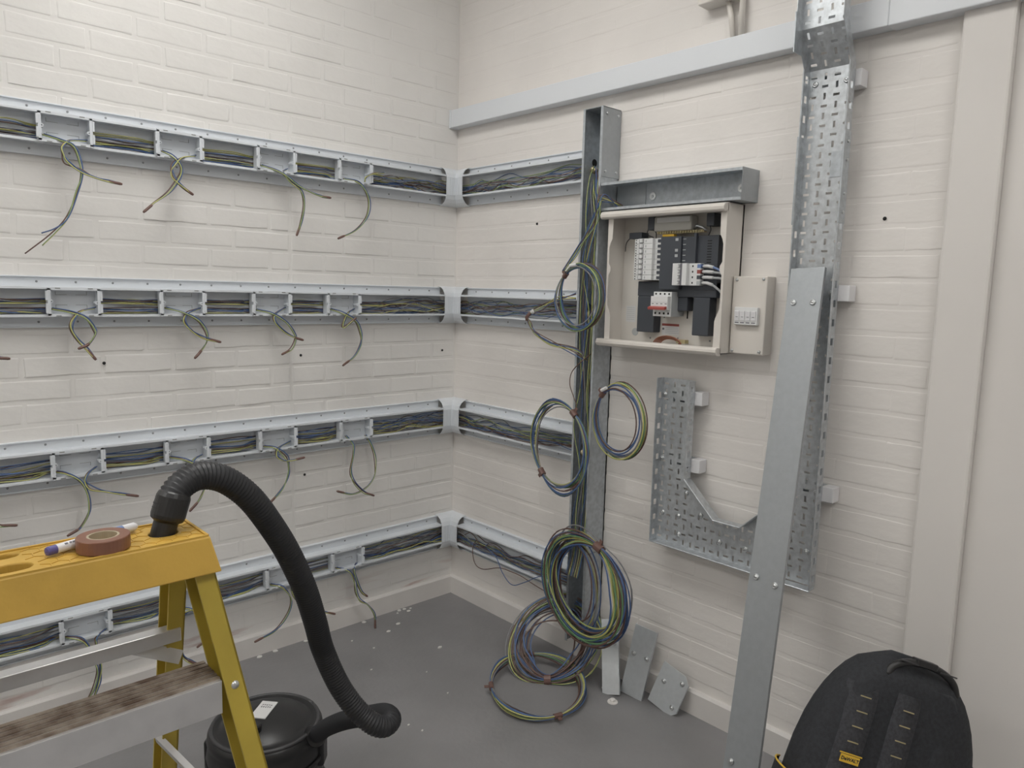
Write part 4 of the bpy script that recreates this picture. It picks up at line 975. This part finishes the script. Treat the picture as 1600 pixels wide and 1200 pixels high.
MB().lathe([(0, pl*0.83), (0.0066, pl*0.83), (0.0064, pl*0.97), (0.004, pl), (0, pl)], pa, 18, 0, pd).build('cap', 'penw', t)
sd = pd.cross(Vector((0, 0, 1))).normalized()        # towards the viewer
nz = (sd*0.62+Vector((0, 0, 1))*0.78).normalized(); up = nz.cross(pd).normalized()
mb = MB()
for k, (s, ln) in enumerate(((0.026, 0.004), (0.032, 0.003), (0.037, 0.005), (0.0435, 0.004), (0.049, 0.005), (0.056, 0.003), (0.062, 0.004))):
    c = pa+pd*s+nz*0.0066; mb.obox(c, pd*ln/2, up*0.0013, nz*0.0002)
mb.build('printed_lettering', 'ink', t)

# ------------------------------------------------------------------ vacuum cleaner with hose
vc = Vector((-1.338, -0.888, 0))
vac = thing('vacuum_cleaner', 'round black drum vacuum cleaner behind the ladder with its hose', 'vacuum', vc)
MB().lathe([(0, 0.035), (0.150, 0.035), (0.162, 0.045), (0.162, 0.09), (0.150, 0.10), (0.148, 0.175), (0.156, 0.185), (0.156, 0.197), (0, 0.197)], vc, 48).build('drum', 'vac', vac, smooth=False, bevel=0.003)
MB().lathe([(0.150, 0.197), (0.152, 0.207), (0.148, 0.237), (0.146, 0.243), (0.150, 0.251), (0.148, 0.267), (0.138, 0.277), (0.130, 0.279), (0.124, 0.273), (0.112, 0.283), (0.08, 0.297), (0.04, 0.304), (0, 0.306)], vc, 56).build('motor_head', 'vac', vac, smooth=True)
MB().tube([vc+Vector((0.138*math.cos(a), 0.138*math.sin(a), 0.276)) for a in [i*math.pi/24 for i in range(49)]], 0.0055, 8).build('cable_rim', 'vacg', vac, smooth=True)
# sticker and knob on the head
lc = vc+Vector((-0.012, -0.012, 0.3065)); lx = Vector((0.76, 0.65, 0)).normalized(); ly = Vector((0.65, -0.76, 0)).normalized()
lc = lc+lx*0.025-ly*0.01
lb = MB().obox(lc-Vector((0, 0, 0.001)), lx*0.040, ly*0.022, Vector((0, 0, 0.0012))).build('sticker', 'paper', vac)
mb = MB(); rr = random.Random(3)
for row_ in range(2):
    for k in range(5):
        c = lc+lx*(0.022-0.010*row_)+ly*(-0.012+0.006*k)+Vector((0, 0, 0.0004)); mb.obox(c, lx*0.0035*rr.uniform(0.6, 1.1), ly*0.0008, Vector((0, 0, 0.0002))); mb.obox(c+lx*0.002*rr.uniform(-1, 1), lx*0.0008, ly*0.0022, Vector((0, 0, 0.0002)))
mb.build('printed_lettering', 'ink', lb)
MB().lathe([(0.016, -0.01), (0.016, 0.016), (0.013, 0.02), (0, 0.02)], vc+Vector((-0.052, -0.052, 0.296)), 20).build('knob', 'vac', vac, smooth=False)
fd = Vector((-0.66, -0.75, 0)); fs = Vector((0.75, -0.66, 0))
MB().obox(vc+fd*0.149+fs*0.012+Vector((0, 0, 0.219)), fs*0.030, fd*0.006, Vector((0, 0, 0.011))).build('red_switch', 'redlab', vac, bevel=0.003)
for s in (-1, 1):
    q = vc+Vector((0.745, -0.667, 0))*0.15*s
    MB().obox(q+Vector((0, 0, 0.197)), Vector((0.745, -0.667, 0))*0.011, Vector((0.667, 0.745, 0))*0.024, Vector((0, 0, 0.034))).build('clip', 'vac', vac, bevel=0.006)
for a in (0.6, 2.2, 3.8, 5.4):
    q = vc+Vector((0.13*math.cos(a), 0.13*math.sin(a), 0.0195)); MB().lathe([(0, -0.011), (0.017, -0.011), (0.0195, -0.006), (0.0195, 0.006), (0.017, 0.011), (0, 0.011)], q, 18, 0, (math.sin(a), -math.cos(a), 0)).build('castor', 'rubber', vac, smooth=False)
hose_pts = [(-1.783, -1.561, 1.112), (-1.776, -1.559, 1.128), (-1.758, -1.553, 1.146), (-1.728, -1.546, 1.154), (-1.690, -1.543, 1.142), (-1.648, -1.538, 1.105), (-1.608, -1.525, 1.050), (-1.566, -1.507, 0.982), (-1.524, -1.486, 0.897), (-1.489, -1.459, 0.812), (-1.458, -1.430, 0.735), (-1.425, -1.434, 0.650), (-1.396, -1.456, 0.594),
            (-1.370, -1.478, 0.563), (-1.345, -1.482, 0.551), (-1.321, -1.466, 0.549), (-1.305, -1.415, 0.531), (-1.294, -1.322, 0.478), (-1.290, -1.216, 0.415), (-1.278, -1.115, 0.345), (-1.262, -1.040, 0.285), (-1.255, -0.985, 0.250)]
P = catmull(hose_pts, 20)
# resample evenly so the corrugations keep one pitch
def resample(P, step):
    out = [P[0]]; need = step
    for a, b in zip(P[:-1], P[1:]):
        d = (b-a).length; pos = 0
        while d-pos >= need: pos += need; out.append(a+(b-a)*(pos/d)); need = step
        need -= d-pos
    return out
P = resample(P, 0.0021)
MB().tube(P, lambda i: 0.0192 if i % 3 == 0 else (0.0222 if i % 3 == 1 else 0.0212), 18).build('hose', 'rubber', vac, smooth=True, bevel=0)
hd = (P[10]-P[0]).normalized(); e0 = Vector((-1.7870, -1.5622, 1.090))
hd = Vector((0.33, 0.05, 0.94)).normalized()
MB().lathe([(0.0, -0.03), (0.0165, -0.03), (0.0175, 0.012), (0.0235, 0.016), (0.0248, 0.022), (0.0245, 0.050), (0.0225, 0.056), (0.020, 0.058)], e0-hd*0.006, 28, 0, hd).build('hose_cuff', 'vac', vac, smooth=False, bevel=0.001)
MB().lathe([(0.026, 0), (0.026, 0.05), (0.024, 0.055), (0, 0.055)], vc+Vector((0.080, -0.095, 0.250)), 24, 0, (-0.1, -0.8, 0.35)).build('hose_inlet', 'vac', vac, smooth=False)

# ------------------------------------------------------------------ backpack leaning in the corner of the pier
Wd = Vector((0.80, -0.60, 0)); Nn = Vector((-0.60, -0.80, 0)); Up = Vector((0, 0, 1))
roll, lean = math.radians(19), math.radians(10)
Uu = (Up*math.cos(lean)-Nn*math.sin(lean)).normalized(); N2 = (Nn*math.cos(lean)+Up*math.sin(lean)).normalized()
U3 = (Uu*math.cos(roll)+Wd*math.sin(roll)).normalized(); W3 = (Wd*math.cos(roll)-Uu*math.sin(roll)).normalized()
BP0 = Vector((-0.520, -2.095, 0.03))
bag = thing('backpack', 'black fabric tool backpack with yellow maker label leaning against the right wall', 'backpack', (BP0.x, BP0.y, 0))
Hb = 0.625
def half_w(u): 
    f = u/Hb
    return 0.212 if f < 0.45 else 0.212*math.sqrt(max(0.0, 1-((f-0.45)/0.56)**2.4))
def bag_pt(w, u, n): return BP0+W3*w+U3*u+N2*n
def thick(u): f = u/Hb; return 0.10*(1-0.35*f)*(1 if f < 0.93 else max(0.25, (1.0-f)/0.07))
mb = MB(); NS = 36; us = [0.0, 0.012, 0.03, 0.08, 0.16, 0.24, 0.30, 0.36, 0.42, 0.46, 0.50, 0.53, 0.56, 0.585, 0.605, 0.617, 0.623]
for u in us:
    hw = half_w(u); hn = thick(u); e = 0.94 if u == 0 else 1
    for j in range(NS):
        a = 2*math.pi*j/NS; ca, sa = math.cos(a), math.sin(a)
        mb.v.append(bag_pt(e*hw*math.copysign(abs(ca)**0.62, ca), u, e*hn*math.copysign(abs(sa)**0.55, sa)))
for i in range(len(us)-1):
    for j in range(NS): mb.f.append([i*NS+j, i*NS+(j+1) % NS, (i+1)*NS+(j+1) % NS, (i+1)*NS+j]); mb.m.append(0)
mb.f.append(list(range(NS))[::-1]); mb.m.append(0); mb.f.append([(len(us)-1)*NS+j for j in range(NS)]); mb.m.append(0)
mb.build('body', 'cloth', bag, smooth=True)
def surf(w, u):
    q = min(abs(w)/max(half_w(u), 0.02), 0.97)**(1/0.62)
    return thick(u)*math.sqrt(1-q*q)**0.55
def pad(name, w0, w1, u0, u1, wid, m, lift=0.012, n=9):
    mb = MB()
    for i in range(n):
        f = i/(n-1); u = u0+(u1-u0)*f; w = w0+(w1-w0)*f
        k = 0.4 if i in (0, n-1) else 1
        for dw, l in ((-wid/2, 0), (-wid/2+0.006, lift*k), (wid/2-0.006, lift*k), (wid/2, 0)): mb.v.append(bag_pt(w+dw, u, surf(w+dw, u)+l-0.004))
    for i in range(n-1):
        for j in range(3): mb.f.append([i*4+j, i*4+j+1, i*4+j+5, i*4+j+4]); mb.m.append(0)
    return mb.build(name, m, bag, smooth=True)
pl_, pr_ = pad('shoulder_strap', -0.158, -0.128, 0.05, 0.535, 0.066, 'cloth2'), pad('shoulder_strap', -0.045, -0.028, 0.05, 0.545, 0.066, 'cloth2')
pad('back_pad', 0.075, 0.085, 0.06, 0.47, 0.06, 'cloth', 0.008); 
for side, (wa, wb) in ((pl_, (-0.158, -0.128)), (pr_, (-0.045, -0.028))):
    for k in range(6):
        u = 0.512-k*0.034; 
        if side == pl_ and k == 4: 
            continue
        f = (u-0.05)/0.49; w = wa+(wb-wa)*f; b = surf(w, u)+0.0085
        if side == pl_ and k == 5: continue
        MB().obox(bag_pt(w, u, b), W3*0.013, U3*0.0012, N2*0.001).build('stitched_bar', 'ystitch', side)
u = 0.374; f = (u-0.05)/0.49; w = -0.158+0.03*f; b = surf(w+0.02, u)+0.0125
lb = MB().obox(bag_pt(w, u, b), W3*0.023, U3*0.0088, N2*0.0012).build('maker_label', 'ylab', bag, bevel=0.0006)
MB().obox(bag_pt(w, u+0.0115, b), W3*0.027, U3*0.0012, N2*0.0012).build('label_piping', 'ylab', lb)
text_part('label_text', 'DeWALT', 0.0108, 'black', lb, bag_pt(w, u, b+0.0012), W3, U3)
# grab handle, top recess, side pocket, side loop
hp = [(-0.085, 0.573), (-0.07, 0.600), (-0.03, 0.617), (0.03, 0.619), (0.075, 0.603), (0.095, 0.575)]
MB().tube(catmull([bag_pt(w, u, 0.050) for w, u in hp], 6), 0.0085, 10).build('grab_handle', 'vac', bag, smooth=True)
mb = MB(); mb.tube(catmull([bag_pt(w*1.02, u-0.035-0.02*(1-abs(w)/0.09), 0.055) for w, u in hp], 6), 0.010, 8); mb.build('handle_surround', 'cloth2', bag, smooth=True)
MB().obox(bag_pt(0.0, 0.622, 0.048), W3*0.026, U3*0.008, N2*0.013).build('handle_clip', 'vac', bag, bevel=0.003)
for w in (-0.045, 0.055): MB().obox(bag_pt(w, 0.616, 0.058), W3*0.022, U3*0.0015, N2*0.0025).build('handle_rivet_strip', 'vacg', bag)
MB().tube(catmull([bag_pt(*q) for q in ((0.10, 0.565, 0.03), (0.135, 0.545, 0.03), (0.168, 0.505, 0.03), (0.172, 0.485, 0.03), (0.160, 0.485, 0.03), (0.12, 0.53, 0.03))], 6), 0.004, 8).build('side_loop', 'vac', bag, smooth=True)
for u, w in ((0.42, 0.197), (0.33, 0.214)): MB().obox(bag_pt(w, u, 0.0), W3*0.008, U3*0.010, N2*0.03).build('side_tab', 'vac', bag, bevel=0.003)
mb = MB(); NSP = 10
for u, w in ((0.02, 0.0), (0.10, 0.012), (0.20, 0.016), (0.29, 0.010)):
    for j in range(NSP): a = math.pi*(j/(NSP-1)); mb.v.append(bag_pt(-half_w(u)*0.93-(0.022+w)*math.sin(a), u, 0.075*math.cos(a)))
for i in range(3):
    for j in range(NSP-1): mb.f.append([i*NSP+j, i*NSP+j+1, (i+1)*NSP+j+1, (i+1)*NSP+j]); mb.m.append(0)
mb.build('side_pocket', 'cloth', bag, smooth=True)
MB().tube([bag_pt(-half_w(0.29)*0.93-0.032*math.sin(math.pi*j/9), 0.291, 0.075*math.cos(math.pi*j/9)) for j in range(10)], 0.0022, 6).build('pocket_piping', 'ylab', bag, smooth=True)

# ------------------------------------------------------------------ paint flakes on the floor
FL = [(-0.322, -0.030, 0.012), (-0.297, -0.034, 0.010), (-0.294, -0.061, 0.011), (-0.507, -0.032, 0.012), (-0.781, -0.030, 0.011), (-0.913, -0.030, 0.012), (-0.981, -0.034, 0.012), (-0.474, -0.174, 0.010), (-0.402, -0.139, 0.011), (-0.393, -0.426, 0.011), (-0.784, -0.846, 0.005), (-0.637, -0.15, 0.005), (-0.345, -0.05, 0.006), (-0.27, -0.045, 0.007), (-0.60, -0.26, 0.006), (-0.70, -0.40, 0.005), (-0.80, -0.79, 0.005), (-0.55, -0.55, 0.004), (-0.33, -0.72, 0.005), (-0.12, -1.06, 0.005), (-0.58, -0.72, 0.004)]
FLAB = ['paint flake at the front of the cluster by the left skirting', 'paint flake in the middle of the cluster by the left skirting', 'paint flake furthest from the skirting in its cluster', 'paint flake by the skirting below the rightmost bottom-row box', 'paint flake by the skirting just left of the hose', 'right one of two paint flakes by the skirting near the ladder', 'left one of two paint flakes by the skirting near the ladder', 'pale paint flake in the open floor left of the corner', 'pale paint flake near the cluster on the open floor', 'pale paint flake alone on the floor before the corner']
for i, (x, y, s) in enumerate(FL):
    a0 = RND.uniform(0, 6); n = 6; h = 0.003
    poly = [(s*0.85*RND.uniform(0.6, 1.1)*math.cos(a0+2*math.pi*k/n)*1.2, s*0.85*RND.uniform(0.6, 1.1)*math.sin(a0+2*math.pi*k/n)) for k in range(n)]
    o = MB().prism(poly, (x, y, 0.0002), (1, 0, 0), (0, 1, 0), (0, 0, h)).build('paint_flake', 'flake')
    tag(o, FLAB[i] if i < len(FLAB) else 'tiny white paint crumb scattered on the grey floor', 'debris', 'paint flakes on the floor' if i < len(FLAB) else 'tiny paint crumbs on the floor')
# putty-coloured plug on the floor under the first offcut
o = MB().lathe([(0, 0.012), (0.008, 0.012), (0.010, 0.010), (0.010, 0.004), (0.018, 0.003), (0.019, 0), (0, 0)], (-0.165, -1.145, 0.0), 18).build('rubber_grommet', 'skirt', smooth=False)
tag(o, 'small cream rubber grommet on the floor in front of the lid offcuts', 'grommet')
